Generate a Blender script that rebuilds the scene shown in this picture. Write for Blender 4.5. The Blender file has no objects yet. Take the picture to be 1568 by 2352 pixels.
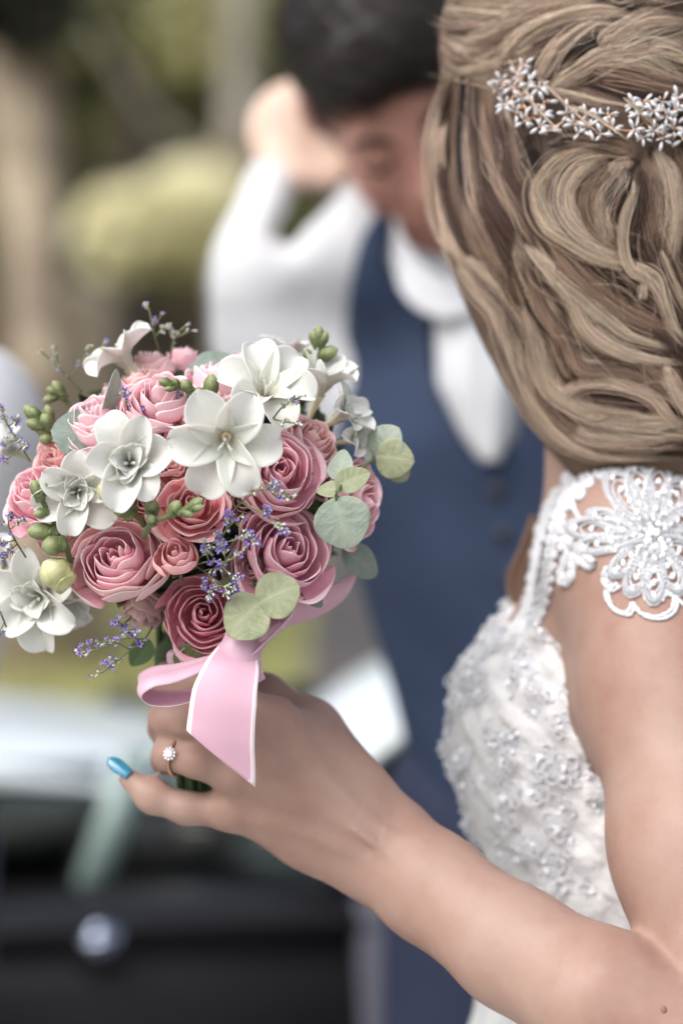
import bpy, math, random
import numpy as np
from mathutils import Vector, Matrix, noise as mnoise
from mathutils.bvhtree import BVHTree

rng = np.random.default_rng(7)
random.seed(7)
C = bpy.context.scene.collection
sc = bpy.context.scene

# ------------------------------------------------------------------ camera, sky, sun, exposure
PITCH = math.radians(5.0)
EYE = np.array((0.0, 0.0, 1.6))
FPX = 2352 * 85 / 36.0                      # focal length in the 1568 x 2352 measuring grid
cam_d = bpy.data.cameras.new('camera')
cam = bpy.data.objects.new('camera', cam_d); C.objects.link(cam)
cam.location = EYE
cam.rotation_euler = (math.radians(90) - PITCH, 0, 0)
cam_d.sensor_fit = 'VERTICAL'; cam_d.sensor_height = 36; cam_d.lens = 85
cam_d.clip_start = 0.05; cam_d.clip_end = 500
cam_d.dof.use_dof = True; cam_d.dof.focus_distance = 1.405
cam_d.dof.aperture_fstop = 2.4; cam_d.dof.aperture_blades = 0
sc.camera = cam

SUN_EL, SUN_AZ = math.radians(50), math.radians(-136)      # azimuth clockwise from +Y
world = bpy.data.worlds.new('World'); sc.world = world; world.use_nodes = True
wn = world.node_tree; wn.nodes.clear()
sky = wn.nodes.new('ShaderNodeTexSky'); sky.sky_type = 'NISHITA'; sky.sun_disc = False
sky.sun_elevation = SUN_EL; sky.sun_rotation = SUN_AZ; sky.air_density = 1.0; sky.dust_density = 4.0; sky.ozone_density = 1.0
hs = wn.nodes.new('ShaderNodeHueSaturation'); hs.inputs['Saturation'].default_value = 0.45
bg = wn.nodes.new('ShaderNodeBackground'); bg.inputs['Strength'].default_value = 0.15
wo = wn.nodes.new('ShaderNodeOutputWorld')
wn.links.new(sky.outputs[0], hs.inputs['Color']); wn.links.new(hs.outputs[0], bg.inputs['Color']); wn.links.new(bg.outputs[0], wo.inputs[0])
sun_d = bpy.data.lights.new('sun', 'SUN'); sun_d.energy = 0.95; sun_d.angle = math.radians(50); sun_d.color = (1.0, 0.965, 0.92)
sun = bpy.data.objects.new('sun', sun_d); C.objects.link(sun)
sdir = Vector((math.sin(SUN_AZ) * math.cos(SUN_EL), math.cos(SUN_AZ) * math.cos(SUN_EL), math.sin(SUN_EL)))
sun.rotation_euler = sdir.to_track_quat('Z', 'Y').to_euler()
sun.location = (0, 0, 12)
sc.view_settings.view_transform = 'Standard'; sc.view_settings.look = 'None'
sc.view_settings.exposure = 0.90; sc.view_settings.gamma = 1; sc.view_settings.use_curve_mapping = False
sc.render.engine = 'CYCLES'
sc.cycles.use_denoising = True
sc.cycles.max_bounces = 8; sc.cycles.diffuse_bounces = 6; sc.cycles.glossy_bounces = 3
sc.cycles.transmission_bounces = 4; sc.cycles.transparent_max_bounces = 6
sc.cycles.caustics_reflective = False; sc.cycles.caustics_refractive = False

# ------------------------------------------------------------------ measuring helpers
AF = np.array((0, math.cos(PITCH), -math.sin(PITCH)))
AU = np.array((0, math.sin(PITCH), math.cos(PITCH)))
AR = np.array((1.0, 0, 0))
def P(x, y, d):
    """point seen at (x, y) of the photograph, d metres deep"""
    return EYE + AF * d + AR * ((x - 784) * d / FPX) + AU * ((1176 - y) * d / FPX)
def S(px, d): return px * d / FPX
def DIR(r, u, t):
    """direction: right, up, towards the viewer"""
    v = AR * r + AU * u - AF * t
    return v / np.linalg.norm(v)
def PL(pts): return np.array([P(*p) for p in pts])
def lerp(a, b, t): return a + (b - a) * t
def sstep(x, a=0.0, b=1.0):
    t = np.clip((np.asarray(x, float) - a) / (b - a), 0, 1); return t * t * (3 - 2 * t)
def spline(pts, n):
    """Catmull-Rom through pts (k, dims) -> n samples"""
    p = np.asarray(pts, float); k = len(p)
    if k == 2: return p[0] + (p[1] - p[0]) * np.linspace(0, 1, n)[:, None]
    q = np.vstack([2 * p[0] - p[1], p, 2 * p[-1] - p[-2]])
    t = np.linspace(0, k - 1 - 1e-6, n); i = t.astype(int); f = (t - i)[:, None]
    a, b, c, d = q[i], q[i + 1], q[i + 2], q[i + 3]
    return 0.5 * (2 * b + (c - a) * f + (2 * a - 5 * b + 4 * c - d) * f ** 2 + (3 * b - a - 3 * c + d) * f ** 3)
def nrm(v):
    v = np.asarray(v, float); return v / np.maximum(np.linalg.norm(v, axis=-1, keepdims=True), 1e-12)
def basis(z, x_hint=(0, 0, 1), spin=0.0):
    z = nrm(z); x = np.asarray(x_hint, float); x = x - z * np.dot(x, z)
    if np.linalg.norm(x) < 1e-4: x = np.cross(z, (1, 0, 0))
    x = nrm(x); y = np.cross(z, x)
    c, s = math.cos(spin), math.sin(spin)
    return np.array([x * c + y * s, -x * s + y * c, z]).T
def mat4(loc, R, s=(1, 1, 1)):
    M = Matrix.Identity(4)
    for i in range(3):
        for j in range(3): M[i][j] = float(R[i][j] * s[j])
        M[i][3] = float(loc[i])
    return M

# ------------------------------------------------------------------ mesh helpers
def fast_mesh(name, v, q, t=None, tone=None, col=None, smooth=True, fmat=None):
    me = bpy.data.meshes.new(name)
    v = np.asarray(v, np.float32).reshape(-1, 3)
    q = np.zeros((0, 4), np.int32) if q is None or len(q) == 0 else np.asarray(q, np.int32)
    t = np.zeros((0, 3), np.int32) if t is None or len(t) == 0 else np.asarray(t, np.int32)
    me.vertices.add(len(v)); me.vertices.foreach_set('co', v.ravel())
    me.loops.add(q.size + t.size); me.loops.foreach_set('vertex_index', np.concatenate([q.ravel(), t.ravel()]).astype(np.int32))
    me.polygons.add(len(q) + len(t))
    ls = np.concatenate([np.arange(len(q)) * 4, q.size + np.arange(len(t)) * 3]).astype(np.int32)
    me.polygons.foreach_set('loop_start', ls)
    me.update(calc_edges=True)
    if smooth: me.polygons.foreach_set('use_smooth', np.ones(len(me.polygons), bool))
    if fmat is not None: me.polygons.foreach_set('material_index', np.asarray(fmat, np.int32))
    if tone is not None:
        a = me.attributes.new('tone', 'FLOAT', 'POINT'); a.data.foreach_set('value', np.asarray(tone, np.float32).ravel())
    if col is not None:
        a = me.attributes.new('tint', 'FLOAT_COLOR', 'POINT')
        c = np.ones((len(v), 4), np.float32); c[:, :3] = col; a.data.foreach_set('color', c.ravel())
    me.validate(clean_customdata=False)
    return me
class Acc:
    """collects several shapes into one mesh"""
    def __init__(s): s.v, s.q, s.t, s.tn, s.c, s.n, s.qm, s.tm = [], [], [], [], [], 0, [], []
    def add(s, v, q, t=None, tone=0.0, col=None, m=0):
        v = np.asarray(v, float).reshape(-1, 3); s.v.append(v)
        if q is not None and len(q): s.q.append(np.asarray(q) + s.n); s.qm.append(np.full(len(q), m))
        if t is not None and len(t): s.t.append(np.asarray(t) + s.n); s.tm.append(np.full(len(t), m))
        s.tn.append(np.broadcast_to(np.asarray(tone, float).ravel() if np.ndim(tone) else tone, (len(v),)))
        if col is not None: s.c.append(np.broadcast_to(np.asarray(col, float), (len(v), 3)))
        s.n += len(v)
    def mesh(s, name, smooth=True):
        q = np.vstack(s.q) if s.q else None; t = np.vstack(s.t) if s.t else None
        fm = np.concatenate((s.qm + s.tm)) if (s.qm or s.tm) else None
        return fast_mesh(name, np.vstack(s.v), q, t, np.concatenate(s.tn), np.vstack(s.c) if s.c else None, smooth, fm)
def obj(name, me, mat=None, parent=None, label=None, M=None, kind=None):
    if isinstance(me, Acc): me = me.mesh(name)
    o = bpy.data.objects.new(name, me); C.objects.link(o)
    if mat is not None:
        mats = mat if isinstance(mat, (list, tuple)) else [mat]
        if len(me.materials) == 0:
            for m in mats: me.materials.append(m)
        else:
            for i, m in enumerate(mats): o.material_slots[i].link = 'OBJECT'; o.material_slots[i].material = m
    if M is not None: o.matrix_basis = M
    if parent is not None:
        o.parent = parent
        if parent in WM and M is None or (parent in WM and parent.type == 'EMPTY'):
            o.matrix_parent_inverse = WM[parent].inverted()
    if label: o['label'] = label
    if kind: o['kind'] = kind
    return o
WM = {}
def thing(name, label, cat, loc, group=None):
    o = bpy.data.objects.new(name, None); C.objects.link(o); o.location = Vector([float(a) for a in loc])
    o.empty_display_size = 0.05
    o['label'] = label; o['category'] = cat
    if group: o['group'] = group
    WM[o] = Matrix.Translation(o.location)
    return o
def tag(o, label, cat, group=None):
    o['label'] = label; o['category'] = cat
    if group: o['group'] = group
    return o
def grid_faces(nu, nv, wrap_u=False):
    """vertex index = j*nu+i"""
    i = np.arange(nu if wrap_u else nu - 1); j = np.arange(nv - 1)
    I, J = np.meshgrid(i, j); I2 = (I + 1) % nu
    return np.stack([J * nu + I, J * nu + I2, (J + 1) * nu + I2, (J + 1) * nu + I], -1).reshape(-1, 4)
def shell(V, th):
    """V (nv, nu, 3) sheet -> closed thin shell (verts, quads); thickness may be an array"""
    nv, nu = V.shape[:2]
    du = np.gradient(V, axis=1); dv = np.gradient(V, axis=0)
    N = nrm(np.cross(du, dv))
    th = np.broadcast_to(np.asarray(th, float), (nv, nu))[..., None]
    A = (V + N * th / 2).reshape(-1, 3); B = (V - N * th / 2).reshape(-1, 3)
    f = grid_faces(nu, nv); n = nu * nv
    fb = f[:, ::-1] + n
    idx = np.arange(n).reshape(nv, nu)
    rim = np.concatenate([idx[0, :], idx[1:, -1], idx[-1, -2::-1], idx[-2:0:-1, 0]])
    r2 = np.roll(rim, -1)
    fr = np.stack([rim, rim + n, r2 + n, r2], -1)
    return np.vstack([A, B]), np.vstack([f, fb, fr])
def tube(pts, rad, sides=8, ref=None, cap=True, flat=1.0):
    p = np.asarray(pts, float); n = len(p)
    r = np.broadcast_to(np.asarray(rad, float), (n,))
    t = nrm(np.gradient(p, axis=0))
    if ref is None:
        ref = np.array((0.13, 0.2, 1.0)) if abs(np.mean(t, 0)[2]) < 0.8 else np.array((1.0, 0.1, 0.0))
    a = nrm(np.cross(t, ref)); b = np.cross(t, a)
    th = np.linspace(0, 2 * np.pi, sides, endpoint=False)
    V = p[:, None] + r[:, None, None] * (np.cos(th)[None, :, None] * a[:, None] + np.sin(th)[None, :, None] * b[:, None] * flat)
    f = grid_faces(sides, n, True)[:, ::-1]
    V = V.reshape(-1, 3); tri = None
    if cap:
        c0, c1 = len(V), len(V) + 1
        V = np.vstack([V, p[0], p[-1]])
        k = np.arange(sides); k2 = (k + 1) % sides
        tri = np.vstack([np.stack([np.full(sides, c0), k, k2], -1), np.stack([np.full(sides, c1), (n - 1) * sides + k2, (n - 1) * sides + k], -1)])
    return V, f, tri
def ellips(c, R, rad, nu=12, nv=8, fn=None):
    th = np.linspace(0, 2 * np.pi, nu, endpoint=False); ph = np.linspace(0, np.pi, nv + 1)
    T, H = np.meshgrid(th, ph)
    L = np.stack([np.sin(H) * np.cos(T), np.sin(H) * np.sin(T), -np.cos(H)], -1)
    if fn is not None: L = fn(L)
    V = (L.reshape(-1, 3) * np.asarray(rad)) @ np.asarray(R).T + np.asarray(c)
    return V, grid_faces(nu, nv + 1, True)
I3 = np.eye(3)
def strands(paths, radii, cols, sides=3):
    """paths (S,N,3), radii (S,N), cols (S,3) or (S,N,3) -> verts, quads, col"""
    S_, N, _ = paths.shape
    t = nrm(np.gradient(paths, axis=1)); ref = np.array((0.31, 0.9, 0.17))
    a = nrm(np.cross(t, ref)); b = np.cross(t, a)
    th = np.linspace(0, 2 * np.pi, sides, endpoint=False)
    V = paths[:, :, None] + radii[:, :, None, None] * (np.cos(th)[None, None, :, None] * a[:, :, None] + np.sin(th)[None, None, :, None] * b[:, :, None])
    f = grid_faces(sides, N, True)[:, ::-1]
    Q = (f[None] + (np.arange(S_) * N * sides)[:, None, None]).reshape(-1, 4)
    if cols.ndim == 2: cols = np.repeat(cols[:, None], N, 1)
    cc = np.repeat(cols[:, :, None], sides, 2).reshape(-1, 3)
    return V.reshape(-1, 3), Q, cc

# ------------------------------------------------------------------ signed distance bodies -> one continuous mesh
class Field:
    def __init__(s, lo, hi, h):
        s.lo = np.asarray(lo, float); s.h = h
        s.n = np.ceil((np.asarray(hi) - s.lo) / h).astype(int) + 1
        s.f = np.full(s.n, 1.0, np.float32)
    def block(s, lo, hi, pad):
        a = np.clip(np.floor((lo - pad - s.lo) / s.h).astype(int), 0, s.n - 1); b = np.clip(np.ceil((hi + pad - s.lo) / s.h).astype(int) + 1, 1, s.n)
        if np.any(b <= a): return None, None
        ax = [s.lo[i] + s.h * np.arange(a[i], b[i], dtype=np.float32) for i in range(3)]
        G = np.meshgrid(*ax, indexing='ij')
        return tuple(slice(a[i], b[i]) for i in range(3)), np.stack(G, -1).astype(np.float32)
    def merge(s, sl, d, k, op):
        F = s.f[sl]
        if op == 'add':
            h = np.maximum(k - np.abs(F - d), 0) / max(k, 1e-6); s.f[sl] = np.minimum(F, d) - h * h * k / 4
        else:
            d = -d; h = np.maximum(k - np.abs(F - d), 0) / max(k, 1e-6); s.f[sl] = np.maximum(F, d) + h * h * k / 4
    def cap(s, a, b, ra, rb, k=0.01, op='add', flat=None):
        """tapered capsule; flat=(axis, factor) squeezes it along an axis"""
        a = np.asarray(a, float); b = np.asarray(b, float); r = max(ra, rb); pad = r + k + 0.012
        sl, G = s.block(np.minimum(a, b), np.maximum(a, b), pad)
        if sl is None: return
        ab = (b - a).astype(np.float32); L = float(np.dot(ab, ab)) + 1e-12
        p = G - a.astype(np.float32); t = np.clip(p @ ab / L, 0, 1); w = p - t[..., None] * ab
        if flat is not None:
            ax = nrm(flat[0]).astype(np.float32); c = w @ ax; w = w + (c * (1 / flat[1] - 1))[..., None] * ax
        d = np.sqrt((w * w).sum(-1)) - (ra + (rb - ra) * t)
        s.merge(sl, d, k, op)
    def chain(s, pts, rad, k=0.008, flat=None, op='add'):
        for i in range(len(pts) - 1): s.cap(pts[i], pts[i + 1], rad[i], rad[i + 1], k, op, flat)
    def ell(s, c, R, rad, k=0.01, op='add'):
        c = np.asarray(c, float); rad = np.asarray(rad, float); pad = rad.max() + k + 0.012
        sl, G = s.block(c, c, pad)
        if sl is None: return
        p = (G - c.astype(np.float32)) @ np.asarray(R, np.float32)
        k0 = np.sqrt(((p / rad.astype(np.float32)) ** 2).sum(-1)); k1 = np.sqrt(((p / (rad ** 2).astype(np.float32)) ** 2).sum(-1))
        s.merge(sl, k0 * (k0 - 1) / np.maximum(k1, 1e-5), k, op)
    def copy(s):
        g = Field.__new__(Field); g.lo, g.h, g.n, g.f = s.lo, s.h, s.n, s.f.copy(); return g
    def grid(s):
        ax = [s.lo[i] + s.h * np.arange(s.n[i], dtype=np.float32) for i in range(3)]
        return np.meshgrid(*ax, indexing='ij', sparse=True)
    def surf(s):
        f = s.f; nx, ny, nz = f.shape; ins = f < 0
        c = ins[:-1, :-1, :-1].astype(np.int8)
        cnt = np.zeros((nx - 1, ny - 1, nz - 1), np.int8)
        for dx in (0, 1):
            for dy in (0, 1):
                for dz in (0, 1): cnt += ins[dx:nx - 1 + dx, dy:ny - 1 + dy, dz:nz - 1 + dz]
        act = (cnt > 0) & (cnt < 8); I = np.argwhere(act)
        idx = np.full(act.shape, -1, np.int32); idx[act] = np.arange(len(I))
        acc = np.zeros((len(I), 3)); num = np.zeros(len(I))
        cr = [(x, y, z) for x in (0, 1) for y in (0, 1) for z in (0, 1)]
        for a in cr:
            for ax in range(3):
                if a[ax]: continue
                b = list(a); b[ax] = 1
                fa = f[I[:, 0] + a[0], I[:, 1] + a[1], I[:, 2] + a[2]]; fb = f[I[:, 0] + b[0], I[:, 1] + b[1], I[:, 2] + b[2]]
                m = (fa < 0) != (fb < 0); t = np.where(m, fa / np.where(m, fa - fb, 1), 0)
                p = np.tile(np.array(a, float), (len(I), 1)); p[:, ax] += t
                acc += p * m[:, None]; num += m
        V = (I + acc / num[:, None]) * s.h + s.lo
        Q = []
        for ax in range(3):
            o1, o2 = (ax + 1) % 3, (ax + 2) % 3
            A = [slice(None)] * 3; B = [slice(None)] * 3; A[ax] = slice(0, -1); B[ax] = slice(1, None)
            ch = ins[tuple(A)] != ins[tuple(B)]
            E = np.argwhere(ch); lim = np.array(f.shape) - 1
            E = E[(E[:, o1] > 0) & (E[:, o2] > 0) & (E[:, o1] < lim[o1]) & (E[:, o2] < lim[o2])]
            sgn = ins[E[:, 0], E[:, 1], E[:, 2]]
            def cell(d1, d2):
                e = E.copy(); e[:, o1] -= d1; e[:, o2] -= d2; return idx[e[:, 0], e[:, 1], e[:, 2]]
            q = np.stack([cell(1, 1), cell(0, 1), cell(0, 0), cell(1, 0)], -1)
            q[~sgn] = q[~sgn][:, ::-1]; Q.append(q[(q >= 0).all(1)])
        return V, np.vstack(Q)
def relax(V, Q, it=2, lam=0.5):
    n = len(V); E = np.vstack([Q[:, [0, 1]], Q[:, [1, 2]], Q[:, [2, 3]], Q[:, [3, 0]]])
    a = np.concatenate([E[:, 0], E[:, 1]]); b = np.concatenate([E[:, 1], E[:, 0]])
    cnt = np.maximum(np.bincount(a, minlength=n), 1)
    for i in range(it):
        m = np.stack([np.bincount(a, weights=V[b, k], minlength=n) for k in range(3)], -1) / cnt[:, None]
        V = V + (m - V) * lam
    return V
def bvh_of(V, Q): return BVHTree.FromPolygons([tuple(p) for p in V.tolist()], Q.tolist())

# ------------------------------------------------------------------ materials
def mat(name, base=(0.5, 0.5, 0.5), rough=0.6, **kw):
    m = bpy.data.materials.new(name); m.use_nodes = True
    nt = m.node_tree; b = nt.nodes['Principled BSDF']
    b.inputs['Base Color'].default_value = (*base, 1); b.inputs['Roughness'].default_value = rough
    for k, v in kw.items(): b.inputs[k.replace('_', ' ')].default_value = v
    return m
def nd(m, t, **kw):
    n = m.node_tree.nodes.new('ShaderNode' + t)
    for k, v in kw.items():
        if k in n.inputs: n.inputs[k].default_value = v
        else: setattr(n, k, v)
    return n
def lk(m, a, b): m.node_tree.links.new(a, b)
def coords(m, scale=1.0, obj_space=True):
    tc = nd(m, 'TexCoord'); mp = nd(m, 'Mapping'); lk(m, tc.outputs['Object' if obj_space else 'Generated'], mp.inputs[0])
    mp.inputs['Scale'].default_value = (scale,) * 3 if np.ndim(scale) == 0 else scale; return mp.outputs[0]
def ramp(m, fac, stops):
    r = nd(m, 'ValToRGB'); e = r.color_ramp.elements
    e[0].position, e[0].color = stops[0][0], (*stops[0][1], 1); e[1].position, e[1].color = stops[-1][0], (*stops[-1][1], 1)
    for p, c in stops[1:-1]: x = e.new(p); x.color = (*c, 1)
    lk(m, fac, r.inputs[0]); return r.outputs[0]
def noisy(m, stops, scale=10.0, detail=4.0, rough=0.6, distort=0.0, bump=0.0, bscale=None, bdist=0.002, space=True):
    b = m.node_tree.nodes['Principled BSDF']; v = coords(m, 1.0, space)
    n = nd(m, 'TexNoise', Scale=scale, Detail=detail, Roughness=rough, Distortion=distort); lk(m, v, n.inputs['Vector'])
    lk(m, ramp(m, n.outputs['Fac'], stops), b.inputs['Base Color'])
    if bump:
        n2 = nd(m, 'TexNoise', Scale=bscale or scale * 4, Detail=5.0); lk(m, v, n2.inputs['Vector'])
        bp = nd(m, 'Bump', Strength=bump, Distance=bdist); lk(m, n2.outputs['Fac'], bp.inputs['Height']); lk(m, bp.outputs[0], b.inputs['Normal'])
    return m
def tint_mat(name, rough, spec=0.5, **kw):
    m = mat(name, rough=rough, **kw); a = nd(m, 'Attribute', attribute_name='tint')
    lk(m, a.outputs['Color'], m.node_tree.nodes['Principled BSDF'].inputs['Base Color'])
    m.node_tree.nodes['Principled BSDF'].inputs['Specular IOR Level'].default_value = spec
    return m
def translucent(m, amount, colsock=None, gain=1.0):
    nt = m.node_tree; b = nt.nodes['Principled BSDF']; out = nt.nodes['Material Output']
    tr = nd(m, 'BsdfTranslucent'); mx = nd(m, 'MixShader'); mx.inputs[0].default_value = amount
    if colsock is not None: lk(m, colsock, tr.inputs['Color'])
    else: tr.inputs['Color'].default_value = b.inputs['Base Color'].default_value
    lk(m, b.outputs[0], mx.inputs[1]); lk(m, tr.outputs[0], mx.inputs[2]); lk(m, mx.outputs[0], out.inputs['Surface'])
    return m
def petal_mat(name, deep, mid, edge, trans=0.16, rough=0.55, vein=0.12):
    """pigment runs from the petal's base (tone 0) to its rim (tone 1)"""
    m = mat(name, rough=rough); b = m.node_tree.nodes['Principled BSDF']
    a = nd(m, 'Attribute', attribute_name='tone'); v = coords(m, 1.0)
    n = nd(m, 'TexNoise', Scale=3.0, Detail=3.0); lk(m, v, n.inputs['Vector'])
    ma = nd(m, 'Math', operation='MULTIPLY_ADD'); lk(m, n.outputs['Fac'], ma.inputs[0]); ma.inputs[1].default_value = 0.22; lk(m, a.outputs['Fac'], ma.inputs[2])
    sb = nd(m, 'Math', operation='SUBTRACT'); lk(m, ma.outputs[0], sb.inputs[0]); sb.inputs[1].default_value = 0.11
    c = ramp(m, sb.outputs[0], [(0.0, deep), (0.55, mid), (0.86, lerp(np.array(mid), np.array(edge), 0.5)), (1.0, edge)])
    lk(m, c, b.inputs['Base Color']); b.inputs['Specular IOR Level'].default_value = 0.15
    b.inputs['Sheen Weight'].default_value = 0.08
    b.inputs['Subsurface Weight'].default_value = 0.25; b.inputs['Subsurface Radius'].default_value = (1.0, 0.6, 0.6); b.inputs['Subsurface Scale'].default_value = 0.004
    n2 = nd(m, 'TexNoise', Scale=9.0, Detail=5.0, Distortion=0.6); lk(m, v, n2.inputs['Vector'])
    bp = nd(m, 'Bump', Strength=vein, Distance=0.02); lk(m, n2.outputs['Fac'], bp.inputs['Height']); lk(m, bp.outputs[0], b.inputs['Normal'])
    return translucent(m, trans, c)
def skin_mat(name, lo, mid, hi, scale=14):
    m = mat(name, rough=0.5); b = m.node_tree.nodes['Principled BSDF']
    noisy(m, [(0.3, lo), (0.5, mid), (0.72, hi)], scale=scale, detail=5, rough=0.62, bump=0.18, bscale=260, bdist=0.0006)
    base = b.inputs['Base Color'].links[0].from_socket; v2 = coords(m, 1.0); n3 = nd(m, 'TexNoise', Scale=70.0, Detail=6.0, Roughness=0.7); lk(m, v2, n3.inputs['Vector'])
    rr_ = ramp(m, n3.outputs['Fac'], [(0.34, (0.86, 0.74, 0.72)), (0.52, (1.0, 1.0, 1.0)), (0.7, (1.06, 0.96, 0.95))]); mm_ = nd(m, 'Mix', data_type='RGBA', blend_type='MULTIPLY'); mm_.inputs[0].default_value = 0.30
    lk(m, base, mm_.inputs[6]); lk(m, rr_, mm_.inputs[7]); lk(m, mm_.outputs[2], b.inputs['Base Color'])
    b.inputs['Subsurface Weight'].default_value = 0.18; b.inputs['Subsurface Radius'].default_value = (0.9, 0.32, 0.18)
    b.inputs['Subsurface Scale'].default_value = 0.006; b.inputs['Specular IOR Level'].default_value = 0.35
    return m

M_skin = skin_mat('bride_skin', (0.265, 0.150, 0.118), (0.315, 0.200, 0.160), (0.34, 0.235, 0.195))
M_skin2 = skin_mat('groom_skin', (0.34, 0.15, 0.12), (0.44, 0.22, 0.175), (0.50, 0.28, 0.225), 8)
M_rose_pink = petal_mat('rose_pink', (0.86, 0.28, 0.37), (0.93, 0.52, 0.60), (0.95, 0.80, 0.82))
M_rose_mauve = petal_mat('rose_mauve', (0.80, 0.24, 0.37), (0.92, 0.52, 0.63), (0.95, 0.79, 0.83))
M_rose_coral = petal_mat('rose_coral', (0.88, 0.23, 0.27), (0.93, 0.45, 0.48), (0.95, 0.76, 0.76))
M_rose_deep = petal_mat('rose_deep', (0.80, 0.16, 0.26), (0.93, 0.43, 0.52), (0.95, 0.70, 0.75))
M_rose_cream = petal_mat('rose_cream_edge', (0.84, 0.34, 0.42), (0.91, 0.56, 0.60), (0.93, 0.86, 0.78))
M_rose_pale = petal_mat('rose_pale', (0.90, 0.38, 0.46), (0.94, 0.60, 0.66), (0.95, 0.86, 0.88))
M_rose_salmon = petal_mat('rose_salmon', (0.90, 0.40, 0.40), (0.94, 0.56, 0.55), (0.95, 0.78, 0.76))
M_rose_dusty = petal_mat('rose_dusty', (0.50, 0.24, 0.26), (0.72, 0.48, 0.46), (0.82, 0.64, 0.60))
M_freesia = petal_mat('freesia_white', (0.76, 0.73, 0.52), (0.80, 0.80, 0.75), (0.81, 0.81, 0.785), trans=0.36, rough=0.5, vein=0.06)
M_euca = mat('eucalyptus', rough=0.6)
def leaf_mat(m, a, b_, c, gloss=0.3, tr=0.12):
    b = m.node_tree.nodes['Principled BSDF']; v = coords(m, 1.0)
    n = nd(m, 'TexNoise', Scale=2.2, Detail=5.0, Distortion=0.5); lk(m, v, n.inputs['Vector'])
    at = nd(m, 'Attribute', attribute_name='tone'); ad = nd(m, 'Math', operation='MULTIPLY_ADD')
    lk(m, at.outputs['Fac'], ad.inputs[0]); ad.inputs[1].default_value = 0.35; lk(m, n.outputs['Fac'], ad.inputs[2])
    col = ramp(m, ad.outputs[0], [(0.3, a), (0.55, b_), (0.95, c)]); lk(m, col, b.inputs['Base Color'])
    b.inputs['Specular IOR Level'].default_value = gloss
    bp = nd(m, 'Bump', Strength=0.2, Distance=0.02); lk(m, ad.outputs[0], bp.inputs['Height']); lk(m, bp.outputs[0], b.inputs['Normal'])
    return translucent(m, tr, col)
leaf_mat(M_euca, (0.24, 0.30, 0.245), (0.33, 0.385, 0.32), (0.44, 0.46, 0.36))
M_euca2 = leaf_mat(mat('eucalyptus_olive', rough=0.55), (0.22, 0.25, 0.145), (0.31, 0.335, 0.21), (0.42, 0.43, 0.29))
M_euca_dark = leaf_mat(mat('eucalyptus_grey', rough=0.6), (0.14, 0.185, 0.16), (0.20, 0.25, 0.215), (0.27, 0.31, 0.265))
M_bud = leaf_mat(mat('bud_green', rough=0.45), (0.07, 0.095, 0.035), (0.13, 0.165, 0.065), (0.29, 0.32, 0.16), 0.4, 0.08)
M_budpale = leaf_mat(mat('bud_pale', rough=0.45), (0.32, 0.34, 0.15), (0.44, 0.44, 0.22), (0.58, 0.56, 0.34), 0.4, 0.12)
M_stem = mat('stem_green', (0.05, 0.09, 0.03), 0.6)
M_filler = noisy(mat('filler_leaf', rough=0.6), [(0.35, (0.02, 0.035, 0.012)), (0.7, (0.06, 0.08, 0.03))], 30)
def floret_mat():
    m = mat('sea_lavender', rough=0.7); b = m.node_tree.nodes['Principled BSDF']
    a = nd(m, 'Attribute', attribute_name='tone')
    lk(m, ramp(m, a.outputs['Fac'], [(0.0, (0.10, 0.12, 0.05)), (0.35, (0.30, 0.36, 0.20)), (0.6, (0.60, 0.58, 0.55)), (0.8, (0.30, 0.20, 0.62)), (1.0, (0.15, 0.09, 0.42))]), b.inputs['Base Color'])
    return m
M_floret = floret_mat()
def ribbon_mat():
    m = mat('satin_ribbon', rough=0.32); b = m.node_tree.nodes['Principled BSDF']
    a = nd(m, 'Attribute', attribute_name='tone')
    c = ramp(m, a.outputs['Fac'], [(0.0, (0.70, 0.45, 0.56)), (0.92, (0.70, 0.45, 0.56)), (0.96, (0.84, 0.66, 0.74)), (1.0, (0.88, 0.78, 0.82))])
    lk(m, c, b.inputs['Base Color']); b.inputs['Sheen Weight'].default_value = 0.3
    v = coords(m, 900.0); w = nd(m, 'TexNoise', Scale=1.0, Detail=2.0); lk(m, v, w.inputs['Vector'])
    bp = nd(m, 'Bump', Strength=0.1, Distance=0.0005); lk(m, w.outputs['Fac'], bp.inputs['Height']); lk(m, bp.outputs[0], b.inputs['Normal'])
    return translucent(m, 0.3, c)
M_ribbon = ribbon_mat()
M_hair = tint_mat('blond_hair', 0.42, 0.45)
_a = [n for n in M_hair.node_tree.nodes if n.type == 'ATTRIBUTE'][0]; translucent(M_hair, 0.22, _a.outputs['Color'])
M_hairbase = noisy(mat('hair_under', rough=0.7), [(0.3, (0.05, 0.03, 0.02)), (0.7, (0.14, 0.085, 0.055))], 18)
M_darkhair = tint_mat('dark_hair', 0.45, 0.4)
M_lace = noisy(mat('lace_thread', rough=0.55, Sheen_Weight=0.3), [(0.3, (0.52, 0.53, 0.56)), (0.7, (0.63, 0.64, 0.665))], 60, bump=0.5, bscale=700, bdist=0.001)
M_satin = noisy(mat('dress_fabric', rough=0.6), [(0.35, (0.56, 0.55, 0.555)), (0.65, (0.68, 0.675, 0.68))], 40, bump=0.7, bscale=160, bdist=0.003)
M_bead = mat('dress_bead', (0.9, 0.9, 0.92), 0.12, Specular_IOR_Level=0.9)
M_crystal = mat('pearl_petal', (0.58, 0.57, 0.585), 0.18, Specular_IOR_Level=0.9, Coat_Weight=0.5)
M_gold = mat('rose_gold', (0.55, 0.33, 0.21), 0.35, Metallic=1.0)
M_diamond = mat('ring_stone', (0.92, 0.94, 0.96), 0.05, Specular_IOR_Level=1.0, Coat_Weight=1.0)
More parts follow.
